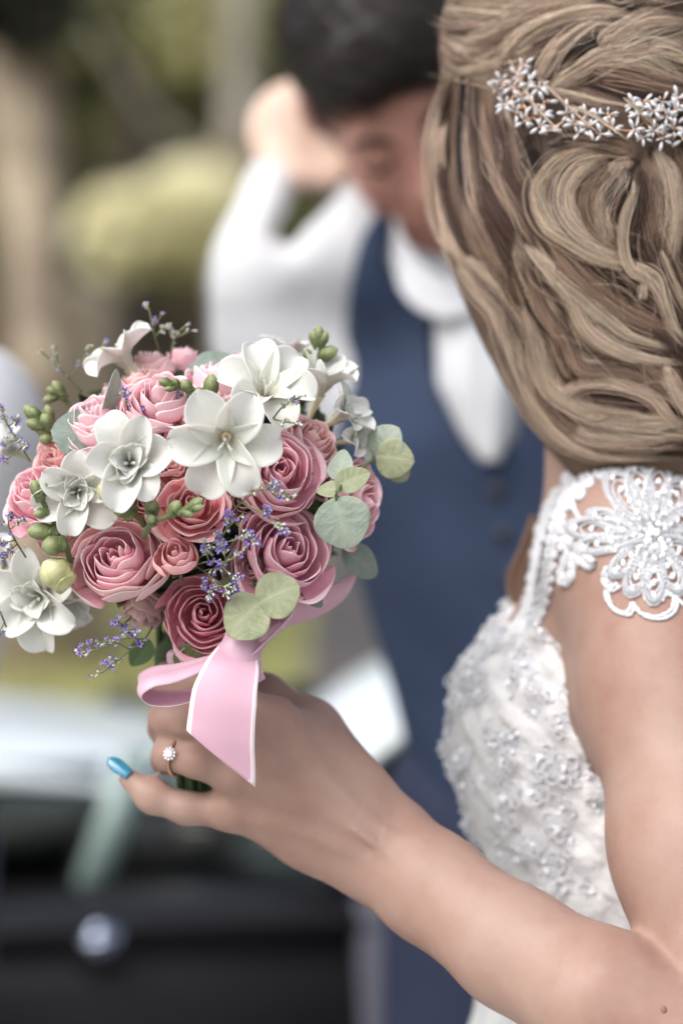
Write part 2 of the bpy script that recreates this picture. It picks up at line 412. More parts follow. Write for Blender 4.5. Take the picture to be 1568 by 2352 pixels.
M_nail = noisy(mat('blue_nail', rough=0.18, Coat_Weight=0.6), [(0.3, (0.015, 0.13, 0.24)), (0.7, (0.05, 0.28, 0.42))], 900)
M_shirt = noisy(mat('white_shirt', rough=0.75), [(0.3, (0.50, 0.51, 0.54)), (0.7, (0.57, 0.58, 0.60))], 8, bump=0.4, bscale=14, bdist=0.01)
M_navy = noisy(mat('navy_waistcoat', rough=0.8), [(0.3, (0.010, 0.022, 0.056)), (0.7, (0.016, 0.033, 0.078))], 12, bump=0.3, bscale=200, bdist=0.002)
M_trouser = noisy(mat('navy_trousers', rough=0.8), [(0.3, (0.010, 0.016, 0.045)), (0.7, (0.018, 0.026, 0.06))], 12)
M_button = mat('dark_button', (0.015, 0.015, 0.02), 0.4)
M_carblack = mat('black_paint', (0.007, 0.007, 0.009), 0.30, Specular_IOR_Level=0.22)
M_carsky = mat('pale_sky_reflection', (0.56, 0.62, 0.65), 0.25, Coat_Weight=0.6)  # pale colour stands in for the sky reflected on black panels
M_rubber = mat('rubber', (0.02, 0.02, 0.022), 0.8)
M_chrome = mat('chrome', (0.32, 0.36, 0.46), 0.25, Metallic=1.0)
M_glass = mat('tinted_glass', (0.03, 0.045, 0.045), 0.04, Coat_Weight=0.3)
M_seat = noisy(mat('seat_leather', rough=0.6), [(0.3, (0.10, 0.06, 0.05)), (0.7, (0.16, 0.09, 0.08))], 9)
M_tyre = mat('tyre', (0.02, 0.02, 0.02), 0.85)
M_lamp = mat('lamp_glass', (0.7, 0.7, 0.7), 0.1)
M_tail = mat('tail_lamp', (0.4, 0.02, 0.02), 0.15)

# ================================================================== SETTING
def sheet(name, x0, x1, y0, y1, z, m, kind='structure', n=2, zf=None):
    xs = np.linspace(x0, x1, n); ys = np.linspace(y0, y1, n); X, Y = np.meshgrid(xs, ys)
    Z = np.full(X.shape, z) if zf is None else zf(X, Y)
    me = fast_mesh(name, np.stack([X, Y, Z], -1), grid_faces(n, n)); return obj(name, me, m, kind=kind)
M_grass = noisy(mat('meadow', rough=0.9), [(0.3, (0.17, 0.18, 0.05)), (0.55, (0.28, 0.28, 0.10)), (0.8, (0.40, 0.37, 0.17))], 1.2, 6, bump=0.6, bscale=30, bdist=0.03)
M_bounce = noisy(mat('bounce_paving', rough=0.85), [(0.35, (0.30, 0.29, 0.28)), (0.65, (0.40, 0.385, 0.37))], 3, bump=0.5, bscale=150, bdist=0.004)  # unseen ground made pale to bounce light up at the flowers
M_gravel = noisy(mat('gravel', rough=0.9), [(0.35, (0.055, 0.048, 0.05)), (0.65, (0.095, 0.083, 0.083))], 5, bump=0.5, bscale=90, bdist=0.01)
M_stone = noisy(mat('pale_stone', rough=0.85), [(0.3, (0.27, 0.21, 0.15)), (0.7, (0.44, 0.36, 0.27))], 4, bump=0.6, bscale=30, bdist=0.02)
M_kerb = noisy(mat('kerb_stone', rough=0.85), [(0.3, (0.25, 0.24, 0.22)), (0.7, (0.36, 0.34, 0.31))], 8)
sheet('ground', -200, 200, -150, 250, 0.0, M_grass, n=3)
sheet('road', -6, 9, -8, 6.6, 0.012, M_bounce)
sheet('path', -0.16, 2.2, 6.72, 34, 0.008, M_gravel)
kb = Acc()
for k in range(15):
    x = -6 + k; V, Q = ellips((0, 0, 0), I3, (1, 1, 1), 4, 3)
    b = np.array([(a, b_, c) for c in (-0.05, 0.12) for b_ in (6.6, 6.72) for a in (x + 0.004, x + 0.996)])
    kb.add(b, [[0, 1, 5, 4], [2, 6, 7, 3], [0, 4, 6, 2], [1, 3, 7, 5], [4, 5, 7, 6], [0, 2, 3, 1]])
obj('kerb', kb.mesh('kerb', False), M_kerb, kind='structure')

def leaf_cloud(name, ctr, rad, n, size, cols, parent, clumps=14, shell_bias=0.5, mats=None, seed=0):
    r = np.random.default_rng(seed + 100)
    ctr = np.asarray(ctr, float); rad = np.asarray(rad, float)
    cc = nrm(r.normal(size=(clumps, 3))) * (r.random((clumps, 1)) ** 0.4) * 0.8
    cr = r.uniform(0.25, 0.5, clumps); ct = r.random(clumps)
    k = r.integers(0, clumps, n); d = nrm(r.normal(size=(n, 3))) * (r.random((n, 1)) ** 0.5)
    p = ctr + (cc[k] + d * cr[k][:, None]) * rad
    nv = nrm(r.normal(size=(n, 3)) * 0.8 + np.array((-0.5, -0.75, 0.85)) * 1.1); a = nrm(np.cross(nv, r.normal(size=(n, 3)))); b = np.cross(nv, a); s = size * r.uniform(0.6, 1.4, n)[:, None]
    m_ = np.cross(a, b) * s * 0.18
    V = np.stack([p - a * s, p + b * s * 0.5 + m_, p + a * s, p - b * s * 0.5 + m_], 1).reshape(-1, 3)
    Q = np.arange(n * 4).reshape(-1, 4)
    cols = np.asarray(cols); w = np.clip(ct[k] * 0.6 + r.random(n) * 0.4, 0, 0.999) * (len(cols) - 1); i = w.astype(int); f = (w - i)[:, None]
    c = cols[i] * (1 - f) + cols[i + 1] * f
    return obj(name, fast_mesh(name, V, Q, col=np.repeat(c, 4, 0), smooth=False), mats or M_leaf, parent)
M_leaf = tint_mat('tree_leaf', 0.5, 0.4)
_a = [n for n in M_leaf.node_tree.nodes if n.type == 'ATTRIBUTE'][0]; translucent(M_leaf, 0.22, _a.outputs['Color'])
GREENS = [(0.050, 0.056, 0.026), (0.090, 0.096, 0.042), (0.15, 0.155, 0.065), (0.38, 0.36, 0.16)]
OLIVE = [(0.10, 0.105, 0.04), (0.20, 0.205, 0.08), (0.40, 0.39, 0.18), (0.66, 0.62, 0.36)]  # brightest stop stands in for sunlit glints among the leaves
YELLOW = [(0.74, 0.69, 0.42), (0.82, 0.78, 0.52), (0.86, 0.82, 0.60), (0.88, 0.85, 0.66)]
BEECH = [(0.06, 0.040, 0.026), (0.11, 0.075, 0.045), (0.16, 0.11, 0.065), (0.12, 0.11, 0.045)]
def bark_mat(name, stops, sc_=3):
    return noisy(mat(name, rough=0.9), stops, sc_, 5, bump=0.8, bscale=22, bdist=0.03)
M_bark_dapple = bark_mat('sun_dapple_bark', [(0.36, (0.15, 0.115, 0.09)), (0.5, (0.28, 0.22, 0.17)), (0.6, (0.48, 0.40, 0.30))], 2.2)  # pale stops paint the sunlit dapples into the bark
M_bark_dark = bark_mat('dark_bark', [(0.35, (0.02, 0.015, 0.012)), (0.65, (0.06, 0.045, 0.035))])
M_bark_grey = bark_mat('grey_bark', [(0.35, (0.20, 0.18, 0.15)), (0.65, (0.40, 0.37, 0.32))])
def trunk_acc(x, y, r0, r1, h, lean=(0, 0), limbs=5, seed=0, hs=0.55):
    r = np.random.default_rng(seed); a = Acc(); n = 12
    t = np.linspace(0, 1, n); pts = np.stack([x + lean[0] * t + 0.04 * np.sin(5 * t + seed), y + lean[1] * t, -0.1 + (h + 0.1) * t], -1)
    rad = r0 + (r1 - r0) * t + r0 * 0.5 * np.exp(-t * 14); a.add(*tube(pts, rad, 14))
    for k in range(limbs):
        i = int((hs + (0.97 - hs) * r.random()) * (n - 1)); p = pts[i]; an = r.uniform(0, 6.28); L = h * r.uniform(0.2, 0.38)
        q = p + np.array((math.cos(an) * L * 0.5, math.sin(an) * L * 0.5, L * 0.25)); e = p + np.array((math.cos(an) * L, math.sin(an) * L, L * 0.8))
        a.add(*tube(spline([p, q, e], 7), np.linspace(rad[i] * 0.6, rad[i] * 0.15, 7), 8))
    return a
def tree(name, label, x, y, r0, h, crowns, colsx, bark, lean=(0, 0), n=6000, size=0.09, seed=0, limbs=5, hs=0.55, cat='tree', group=None):
    t = thing(name, label, cat, (x, y, 0), group)
    obj('trunk', trunk_acc(x, y, r0, r0 * 0.45, h, lean, limbs, seed, hs), bark, t)
    for k, (c, rr) in enumerate(crowns):
        leaf_cloud('crown', c, rr, n, size, colsx, t, seed=seed * 7 + k)
    return t
def bx(px, py, d): return P(px, py, d)
# left, nearest: plane tree with sun dapples in its bark colour
p = bx(55, 700, 10.5)
tree('plane_tree', 'thick tree trunk with sun dapples painted on its bark at the left edge, nearest of the trees', p[0], p[1], 0.15, 6.5,
     [((p[0] + 0.1, p[1], 6.9), (1.0, 0.9, 0.8)), (bx(20, 10, 10.2), (0.30, 0.3, 0.24))], [(0.008, 0.008, 0.005), (0.015, 0.014, 0.008), (0.03, 0.028, 0.012)], M_bark_dapple, lean=(0.1, 0), n=5000, seed=1)
p = bx(165, 700, 12.5)
tree('sycamore_tree', 'leaning tree with painted sun dapples just right of the trunk at the left edge', p[0] , p[1], 0.13, 6.4,
     [((p[0] - 0.75, p[1], 6.6), (0.8, 0.8, 0.6))], GREENS, M_bark_dapple, lean=(-0.75, 0), n=4000, seed=2)
# stone gate pillar
p = bx(150, 640, 10.9); t = thing('stone_pillar', 'beige stone gate pillar with rounded cap beside the plane trunk', 'pillar', (p[0], p[1], 0))
zt = p[2]; hh = 0.19
nb = 6
for k in range(nb):
    z0 = k * (zt - 0.14) / nb; z1 = (k + 1) * (zt - 0.14) / nb - 0.008; o_ = random.uniform(-0.006, 0.006)
    b = np.array([(p[0] + sx * (hh + o_), p[1] + sy * (hh + o_), z) for z in (z0, z1) for sx, sy in ((-1, -1), (1, -1), (1, 1), (-1, 1))])
    me = fast_mesh('stone', b, [[0, 1, 5, 4], [1, 2, 6, 5], [2, 3, 7, 6], [3, 0, 4, 7], [4, 5, 6, 7], [0, 3, 2, 1]], smooth=False); o = obj('stone', me, M_stone, t)
    bm_ = o.modifiers.new('b', 'BEVEL'); bm_.width = 0.012; bm_.segments = 2
V, Q = ellips((p[0], p[1], zt - 0.14), I3, (hh * 1.12, hh * 1.12, 0.14), 20, 10, lambda L: np.stack([L[..., 0], L[..., 1], np.maximum(L[..., 2], -0.15)], -1))
obj('cap', fast_mesh('cap', V, Q), M_stone, t)
# yellow shrub catching the sun
p = bx(392, 700, 15.5)
t = tree('flowering_shrub', 'round pale yellow shrub behind the bouquet, left of the white sleeve', p[0], p[1], 0.05, 1.75,
     [(bx(390, 510, 15.5), (0.56, 0.45, 0.33)), (bx(480, 492, 15.3), (0.30, 0.3, 0.26)), (bx(290, 530, 15.4), (0.33, 0.3, 0.28))], YELLOW, M_bark_dark, n=4200, size=0.085, seed=3, cat='shrub')
p = bx(505, 640, 16.8)
t = tree('rose_shrub', 'smaller pale tan shrub to the right of the round yellow one', p[0], p[1], 0.04, 1.6,
     [(bx(530, 430, 16.8), (0.22, 0.2, 0.30))], [(0.16, 0.12, 0.07), (0.30, 0.23, 0.14), (0.42, 0.34, 0.22)], M_bark_dark, n=2600, size=0.05, seed=13, cat='shrub')
# brown hedge
hd = thing('beech_hedge', 'clipped dark brown beech hedge beyond the grass', 'hedge', (-2, 19.5, 0))
r = np.random.default_rng(5)
bb = np.array([(x, y, z) for z in (0, 1.38) for x, y in ((-9, 19.3), (5, 19.3), (5, 20.2), (-9, 20.2))])
obj('branches', fast_mesh('branches', bb, [[0, 1, 5, 4], [1, 2, 6, 5], [2, 3, 7, 6], [3, 0, 4, 7], [4, 5, 6, 7], [0, 3, 2, 1]], smooth=False), M_bark_dark, hd)
n = 26000; p = np.stack([r.uniform(-9, 5, n), 19.2 + 0.25 * r.random(n) ** 2, r.uniform(0, 1.62, n)], -1)
tp = r.random(n) < 0.25; p[tp, 1] += r.random(tp.sum()) * 0.9; p[tp, 2] = 1.38 + r.random(tp.sum()) * 0.26
a = nrm(r.normal(size=(n, 3))); b = nrm(np.cross(a, r.normal(size=(n, 3)))); s = 0.055
V = np.stack([p - a * s, p + b * s * 0.5, p + a * s, p - b * s * 0.5], 1).reshape(-1, 3)
cc = np.asarray(BEECH)[r.integers(0, 4, n)]
obj('foliage', fast_mesh('foliage', V, np.arange(4 * n).reshape(-1, 4), col=np.repeat(cc, 4, 0), smooth=False), M_leaf, hd)
# trees behind
p = bx(540, 600, 17.2)
tree('birch_tree', 'pale grey birch trunk left of the dark haired man', p[0], p[1], 0.17, 4.6,
     [((p[0], p[1] + 0.3, 4.6), (0.8, 0.6, 0.6))], OLIVE, M_bark_grey, n=3500, seed=4, limbs=3)
specs = [('oak_tree', 'dark green oak standing behind the yellow shrub', 330, 24, 3.9, (3.0, 1.8, 2.6), GREENS),
         ('oak_tree', 'dense dark oak behind the sun dappled trunk', 20, 26, 3.6, (2.6, 1.8, 2.6), GREENS),
         ('lime_tree', 'lighter olive lime tree crown above the dark oak', 560, 20.5, 4.3, (1.7, 1.0, 0.85), OLIVE),
         ('lime_tree', 'sunlit olive branches hanging at the top beside the plane trunk', 300, 18, 3.55, (1.25, 0.6, 0.42), OLIVE),
         ('oak_tree', 'dark oak hidden mostly by the man in the waistcoat', 900, 25, 3.9, (3.4, 1.8, 2.8), GREENS),
         ('oak_tree', 'dark oak behind the bride at the right', 1700, 26, 4.0, (4.2, 1.8, 3.0), GREENS)]
for k, (nm, lb, px, d, cz, rr, cl) in enumerate(specs):
    p = bx(px, 700, d); tree(nm, lb, p[0], p[1], 0.2, cz + 0.8, [((p[0], p[1], cz), rr), ((p[0] + 0.8, p[1] + 0.7, cz - 1.2), (rr[0] * 0.9, rr[1], rr[2] * 0.8))] if rr[2] > 1 else [((p[0], p[1], cz), rr)], cl, M_bark_dark, n=9000 if rr[2] > 1 else 4200, size=0.15 if rr[2] > 1 else 0.10, seed=20 + k, group=None)
# far wood: one mass
r = np.random.default_rng(9); n = 50000
an = r.uniform(-1.5, 1.5, n); R_ = r.uniform(38, 44, n); p = np.stack([np.sin(an) * R_, np.cos(an) * R_, 11 * r.random(n) ** 1.0], -1)
hmax = 7.5 + 1.5 * np.sin(an * 9) + np.sin(an * 23 + 1); p[:, 2] = np.minimum(p[:, 2], hmax) * r.uniform(0.9, 1.05, n)
a = nrm(r.normal(size=(n, 3))); b = nrm(np.cross(a, r.normal(size=(n, 3)))); s = 0.5
V = np.stack([p - a * s, p + b * s * 0.6, p + a * s, p - b * s * 0.6], 1).reshape(-1, 3)
cc = np.asarray([(0.03, 0.04, 0.014), (0.045, 0.055, 0.02), (0.07, 0.08, 0.028)])[r.integers(0, 3, n)]
w = obj('far_wood', fast_mesh('far_wood', V, np.arange(4 * n).reshape(-1, 4), col=np.repeat(cc, 4, 0), smooth=False), M_leaf, kind='stuff')
w['label'] = 'far dark green wood closing off the view'; w['category'] = 'wood'
# grass tufts near the path
r = np.random.default_rng(12); n = 14000
p = np.stack([r.uniform(-3.6, 1.9, n), r.uniform(6.8, 17, n), np.zeros(n)], -1); m = ~((p[:, 0] > -0.2) & (p[:, 0] < 1.95) & (r.random(n) < 0.94)); p = p[m]; n = len(p)
h_ = r.uniform(0.04, 0.11, n)[:, None]; dx = r.normal(size=(n, 3)) * 0.02; wv = nrm(np.stack([r.normal(size=n), r.normal(size=n), 0 * h_[:, 0]], -1)) * 0.006
V = np.stack([p - wv, p + wv, p + dx + np.array((0, 0, 1)) * h_], 1).reshape(-1, 3)
g = obj('grass', fast_mesh('grass', V, None, np.arange(3 * n).reshape(-1, 3), col=np.repeat(np.asarray([(0.14, 0.15, 0.04), (0.22, 0.22, 0.07), (0.30, 0.28, 0.11)])[r.integers(0, 3, n)], 3, 0), smooth=False), M_leaf, kind='stuff')
g['label'] = 'short yellow green grass beyond the kerb'; g['category'] = 'grass'

# ================================================================== CAR (side-on, behind the bouquet)
def face_box(p8): return np.asarray(p8, float), [[0, 1, 2, 3], [7, 6, 5, 4], [0, 4, 5, 1], [1, 5, 6, 2], [2, 6, 7, 3], [3, 7, 4, 0]]
car = thing('parked_car', 'low black car with sky reflection painted pale on roof and raised boot lid behind the bouquet', 'car', (-1.0, 3.6, 0))
# the flank is a loft of sections along x; (y, z) outline of a section, near side then far side
def car_section(x):
    zb = 0.86 - 0.05 * max(0, (-x - 0.4)) + 0.0
    near = [(2.98, 0.22), (2.86, 0.34), (2.80, 0.55), (2.80, 0.72), (2.84, 0.80), (2.92, zb)]
    far = [(4.30, zb), (4.42, 0.80), (4.48, 0.72), (4.48, 0.55), (4.42, 0.34), (4.30, 0.22)]
    s = near + far; e = max(0, (x - 0.15) / 0.55) if x > 0.15 else max(0, (-x - 2.6) / 0.9)
    e = min(e, 1.0); pull = 0.30 * (1 - math.sqrt(max(0, 1 - e * e))) if e > 0 else 0
    return [(y + (pull if y < 3.6 else -pull) * 1.8, z - (0.10 * e if z > 0.8 else 0)) for y, z in s]
xs = np.concatenate([np.linspace(-3.5, -2.6, 9), np.linspace(-2.4, 0.1, 14), 0.15 + 0.57 * np.sin(np.linspace(0.1, 1, 12) * np.pi / 2)])
sec = []
for x in xs:
    q = np.array(car_section(x)); q = spline(np.vstack([q, q[:1]]), 49)[:-1]; sec.append(np.c_[np.full(48, x), q])
V = np.array(sec); nvx = len(xs)
tri = []; VV = V.reshape(-1, 3); c0 = VV[:48].mean(0); c1 = VV[-48:].mean(0); VV = np.vstack([VV, c0, c1]); k = np.arange(48)
tri = np.vstack([np.stack([np.full(48, nvx * 48), (k + 1) % 48, k], -1), np.stack([np.full(48, nvx * 48 + 1), (nvx - 1) * 48 + k, (nvx - 1) * 48 + (k + 1) % 48], -1)])
# wheel arches are cut by a boolean-free trick: arches are separate dark liners, so the body stays whole above the sill
obj('body', fast_mesh('body', VV, grid_faces(48, nvx, True), tri), M_carblack, car)
def cabin(y, z):  # roof outline samples
    return None
roof = []
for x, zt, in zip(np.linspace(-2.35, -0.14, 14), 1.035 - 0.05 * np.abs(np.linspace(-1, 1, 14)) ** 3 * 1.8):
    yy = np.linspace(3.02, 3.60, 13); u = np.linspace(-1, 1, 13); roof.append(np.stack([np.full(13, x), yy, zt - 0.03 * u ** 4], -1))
V, Q = shell(np.array(roof), 0.03); obj('roof', fast_mesh('roof', V, Q), M_carsky, car)
M_trimpale = mat('pale_green_trim', (0.20, 0.27, 0.255), 0.4)
def pillar(x0, x1, w, y0, y1, name='pillar', m=M_carblack, z0=0.84, z1=1.01):
    b = [(x0 - w, y0, z0), (x0 + w, y0, z0), (x1 + w, y1, z1), (x1 - w, y1, z1)]; b = b + [(x, y + 0.03, z) for x, y, z in b]
    v, f = face_box(b); return obj(name, fast_mesh(name, v, f, smooth=False), m, car)
for y0, y1 in ((2.95, 3.04), (3.62, 3.57)):
    pillar(-2.75, -2.32, 0.03, y0, y1); pillar(-1.42, -1.40, 0.03, y0, y1); pillar(-0.40, -0.33, 0.022, y0 - 0.004, y1 - 0.004, m=M_trimpale if y0 < 3 else M_carblack); pillar(0.06, -0.14, 0.10, y0, y1)
def pane(name, b):
    b = [np.array(a, float) for a in b]; nn = nrm(np.cross(b[1] - b[0], b[3] - b[0])) * 0.005
    v, f = face_box(b + [a + nn for a in b]); return obj(name, fast_mesh(name, v, f, smooth=False), M_glass2, car)
M_glass2 = mat('car_glass', (0.40, 0.47, 0.46), 0.02); _b = M_glass2.node_tree.nodes['Principled BSDF']; _b.inputs['Transmission Weight'].default_value = 1.0; _b.inputs['IOR'].default_value = 1.2
pane('window', [(-1.37, 2.96, 0.86), (-0.43, 2.96, 0.86), (-0.37, 3.04, 1.0), (-1.36, 3.04, 1.0)])
pane('window', [(-0.37, 2.96, 0.86), (-0.06, 2.96, 0.86), (-0.24, 3.04, 1.0), (-0.30, 3.04, 1.0)])
pane('window', [(-2.68, 2.96, 0.86), (-1.46, 2.96, 0.86), (-1.44, 3.04, 1.0), (-2.30, 3.04, 1.0)])
pane('windscreen', [(-2.85, 3.0, 0.86), (-2.85, 3.62, 0.86), (-2.36, 3.58, 1.0), (-2.36, 3.06, 1.0)])
for x in (-1.75, -0.98):
    for y in (3.25, 3.50):
        V, Q = ellips((x, y, 0.74), I3, (0.12, 0.13, 0.22), 16, 12); s_ = obj('seat', fast_mesh('seat', V, Q), M_seat, car)
        V, Q = ellips((x, y, 0.94), I3, (0.05, 0.09, 0.045), 14, 10); obj('headrest', fast_mesh('headrest', V, Q), M_seat, s_)
V, Q, T = tube([(-2.3, 3.42, 0.74), (-2.1, 3.42, 0.83)], 0.02, 8); obj('steering_column', fast_mesh('steering_column', V, Q, T), M_rubber, car)
th = np.linspace(0, 2 * np.pi, 28)[:-1]; ring_ = np.stack([-2.1 + 0.05 * np.sin(th), 3.42 + 0.18 * np.cos(th), 0.83 + 0.17 * np.sin(th)], -1)
V, Q, T = tube(np.vstack([ring_, ring_[:1]]), 0.014, 8); obj('steering_wheel', fast_mesh('steering_wheel', V, Q, T), M_rubber, car)
V, Q = ellips(np.array((-0.58, 3.06, P(25, 1985, 3.1)[2])), I3, (0.075, 0.05, 0.035), 18, 10); obj('window_glare', fast_mesh('window_glare', V, Q), M_shirt, car)  # pale lump added as the bright reflection low in the window
# door handle, sills, wheels, mirror, lamps
hp = np.array((-0.385, 2.79, P(222, 2180, 2.88)[2]))
a = Acc(); a.add(*tube(spline([hp + (-0.020, 0.012, -0.006), hp + (-0.012, -0.016, 0), hp + (0.012, -0.018, 0.002), hp + (0.020, 0.012, 0.004)], 14), 0.009, 10))
V, Q = ellips(hp + (0, 0.008, -0.004), I3, (0.018, 0.010, 0.020), 16, 10); a.add(V, Q); obj('door_handle', a, M_chrome, car)
def wheel(x, y, s):
    w = obj('wheel', fast_mesh('wheel', *tube([(x, y - 0.08, 0.31), (x, y + 0.08, 0.31)], 0.19, 28)), M_chrome, car)
    th = np.linspace(0, 2 * np.pi, 33)[:-1]; pr = [(0.19, -0.09), (0.27, -0.10), (0.305, -0.07), (0.31, 0), (0.305, 0.07), (0.27, 0.10), (0.19, 0.09)]
    V = np.array([[(x + rr * math.cos(t), y + o, 0.31 + rr * math.sin(t)) for t in th] for rr, o in pr]); obj('tyre', fast_mesh('tyre', V, grid_faces(32, len(pr), True)), M_tyre, w)
for x in (-2.95, -0.15):
    wheel(x, 2.90, 1); wheel(x, 4.38, 1)
V, Q = ellips((-2.25, 2.78, 0.90), I3, (0.06, 0.09, 0.055), 16, 10); obj('wing_mirror', fast_mesh('wing_mirror', V, Q), M_carsky, car)
V, Q = ellips((-3.5, 3.2, 0.66), I3, (0.05, 0.12, 0.09), 16, 10); obj('headlight', fast_mesh('headlight', V, Q), M_lamp, car)
V, Q = ellips((-3.5, 4.1, 0.66), I3, (0.05, 0.12, 0.09), 16, 10); obj('headlight', fast_mesh('headlight', V, Q), M_lamp, car)
V, Q = ellips((0.66, 3.28, 0.66), I3, (0.05, 0.06, 0.10), 16, 10); obj('tail_light', fast_mesh('tail_light', V, Q), M_tail, car)
# raised boot lid
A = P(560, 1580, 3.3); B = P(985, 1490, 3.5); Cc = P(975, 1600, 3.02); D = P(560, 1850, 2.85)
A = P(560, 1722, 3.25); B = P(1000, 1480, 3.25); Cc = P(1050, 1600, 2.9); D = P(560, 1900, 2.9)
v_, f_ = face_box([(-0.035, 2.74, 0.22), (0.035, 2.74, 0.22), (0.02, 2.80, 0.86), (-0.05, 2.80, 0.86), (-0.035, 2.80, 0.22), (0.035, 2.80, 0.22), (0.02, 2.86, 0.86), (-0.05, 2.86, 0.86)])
o_ = obj('flank_sheen', fast_mesh('flank_sheen', v_ + np.array((-0.02, 0, 0)), f_, smooth=False), mat('sheen_grey', (0.085, 0.085, 0.115), 0.5), car); b_ = o_.modifiers.new('b', 'BEVEL'); b_.width = 0.012; b_.segments = 3  # matte strip painting the vertical sheen on the car's side
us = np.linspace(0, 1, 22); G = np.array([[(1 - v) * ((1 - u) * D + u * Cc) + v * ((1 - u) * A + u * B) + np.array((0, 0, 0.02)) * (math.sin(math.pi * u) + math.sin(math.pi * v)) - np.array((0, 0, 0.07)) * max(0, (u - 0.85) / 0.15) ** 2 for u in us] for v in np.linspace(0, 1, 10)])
V, Q = shell(G, 0.012); lid = obj('boot_lid', fast_mesh('boot_lid', V, Q), M_carsky, car)
G2 = G - np.array((0, -0.006, 0.02)); edge = np.array([[G[0, i] + np.array((0, 0.004, -0.012 - 0.2 * w)) + np.array((0.05, 0.12, 0)) * w for i in range(22)] for w in np.linspace(0, 1, 5)])
V, Q = shell(edge, 0.01); obj('boot_lining', fast_mesh('boot_lining', V, Q), M_carblack, lid)

car.rotation_euler.z = math.radians(7)

# ================================================================== PEOPLE
def noise3(V, scale, seed=0, octs=3):
    """cheap smooth noise from summed sines"""
    r = np.random.default_rng(seed); out = np.zeros(len(V)); a = 1.0
    for o in range(octs):
        for k in range(4):
            d = nrm(r.normal(size=3)); out += a * np.sin(V @ d * scale * 2 ** o + r.uniform(0, 6.28)) / 4
        a *= 0.5
    return out
def poly_sdf(X, Y, poly):
    """2-D signed distance, negative inside"""
    poly = np.asarray(poly, float); d = np.full(X.shape, 1e9); s = np.zeros(X.shape, bool)
    for i in range(len(poly)):
        a, b = poly[i], poly[(i + 1) % len(poly)]; e = b - a; wx, wy = X - a[0], Y - a[1]
        t = np.clip((wx * e[0] + wy * e[1]) / (e @ e), 0, 1); d = np.minimum(d, (wx - e[0] * t) ** 2 + (wy - e[1] * t) ** 2)
        c1 = (Y >= a[1]) & (Y < b[1]) & (e[0] * wy > e[1] * wx) if True else None
        c2 = (Y < a[1]) & (Y >= b[1]) & (e[0] * wy < e[1] * wx)
        s ^= (c1 | c2)
    return np.sqrt(d) * np.where(s, -1, 1)
def proj(F_):
    """photo coordinates and depth of every grid point of a field"""
    ax, ay, az = F_.grid(); rx, ry, rz = ax - EYE[0], ay - EYE[1], az - EYE[2]
    d = ry * AF[1] + rz * AF[2]; u = ry * AU[1] + rz * AU[2]
    return 784 + rx * FPX / d, 1176 - u * FPX / d + 0 * rx, d + 0 * rx

# ------------------------------------------------------------------ bride
bride = thing('person', 'bride in a white lace dress with wavy blond hair, holding the bouquet', 'person', (P(1500, 1176, 1.63)[0], P(1500, 1176, 1.63)[1], 0))
lo = np.array([-0.16, 1.26, 1.00]); hi = np.array([0.40, 2.10, 1.83])
BF = Field(lo, hi, 0.0029)
# torso
for dz in (1.62, 1.69):
    BF.chain(PL([(1475, 1420, dz), (1425, 1620, dz), (1480, 1900, dz), (1510, 2120, dz), (1520, 2300, dz), (1520, 2560, dz)]), [0.058, 0.089, 0.091, 0.083, 0.088, 0.108], 0.03)
BF.cap(P(1455, 1300, 1.56), P(1400, 1300, 1.78), 0.052, 0.052, 0.04)
BF.ell(P(1250, 1715, 1.60), I3, (0.053, 0.052, 0.060), 0.035)
BF.ell(P(1250, 1715, 1.715), I3, (0.053, 0.052, 0.060), 0.035)
BF.cap(P(1385, 1400, 1.60), P(1290, 1580, 1.60), 0.038, 0.042, 0.03)
TF = BF.copy()
# neck and head; the face looks away to the left, at the man
BF.cap(P(1425, 700, 1.61), P(1440, 1240, 1.63), 0.050, 0.056, 0.03)
hc = P(1395, 270, 1.60); hf = nrm(DIR(-0.55, -0.16, -0.82)); hu = nrm(np.array((0, 0, 1.0)) - hf * hf[2]); hx = np.cross(hu, hf); HR = np.array([hx, hu, hf]).T
def hp_(x, u, f): return hc + hx * x + hu * u + hf * f
BF.ell(hp_(0, 0.025, -0.008), HR, (0.074, 0.100, 0.092), 0.01); BF.ell(hp_(0, -0.045, 0.030), HR, (0.058, 0.075, 0.060), 0.03)
BF.ell(hp_(0, -0.10, 0.060), HR, (0.030, 0.024, 0.025), 0.025)
BF.cap(hp_(0, 0.0, 0.086), hp_(0, -0.034, 0.106), 0.006, 0.011, 0.01)
for s_ in (-1, 1):
    BF.ell(hp_(0.032 * s_, 0.0, 0.094), HR, (0.016, 0.012, 0.012), 0.012, 'sub'); BF.ell(hp_(0.031 * s_, -0.001, 0.076), HR, (0.012, 0.011, 0.011), 0.003)
    BF.ell(hp_(0.076 * s_, -0.005, -0.010), HR, (0.008, 0.030, 0.016), 0.006)
BF.cap(hp_(-0.018, -0.062, 0.086), hp_(0.018, -0.062, 0.086), 0.006, 0.006, 0.006); BF.cap(hp_(-0.015, -0.071, 0.084), hp_(0.015, -0.071, 0.084), 0.0065, 0.0065, 0.005)
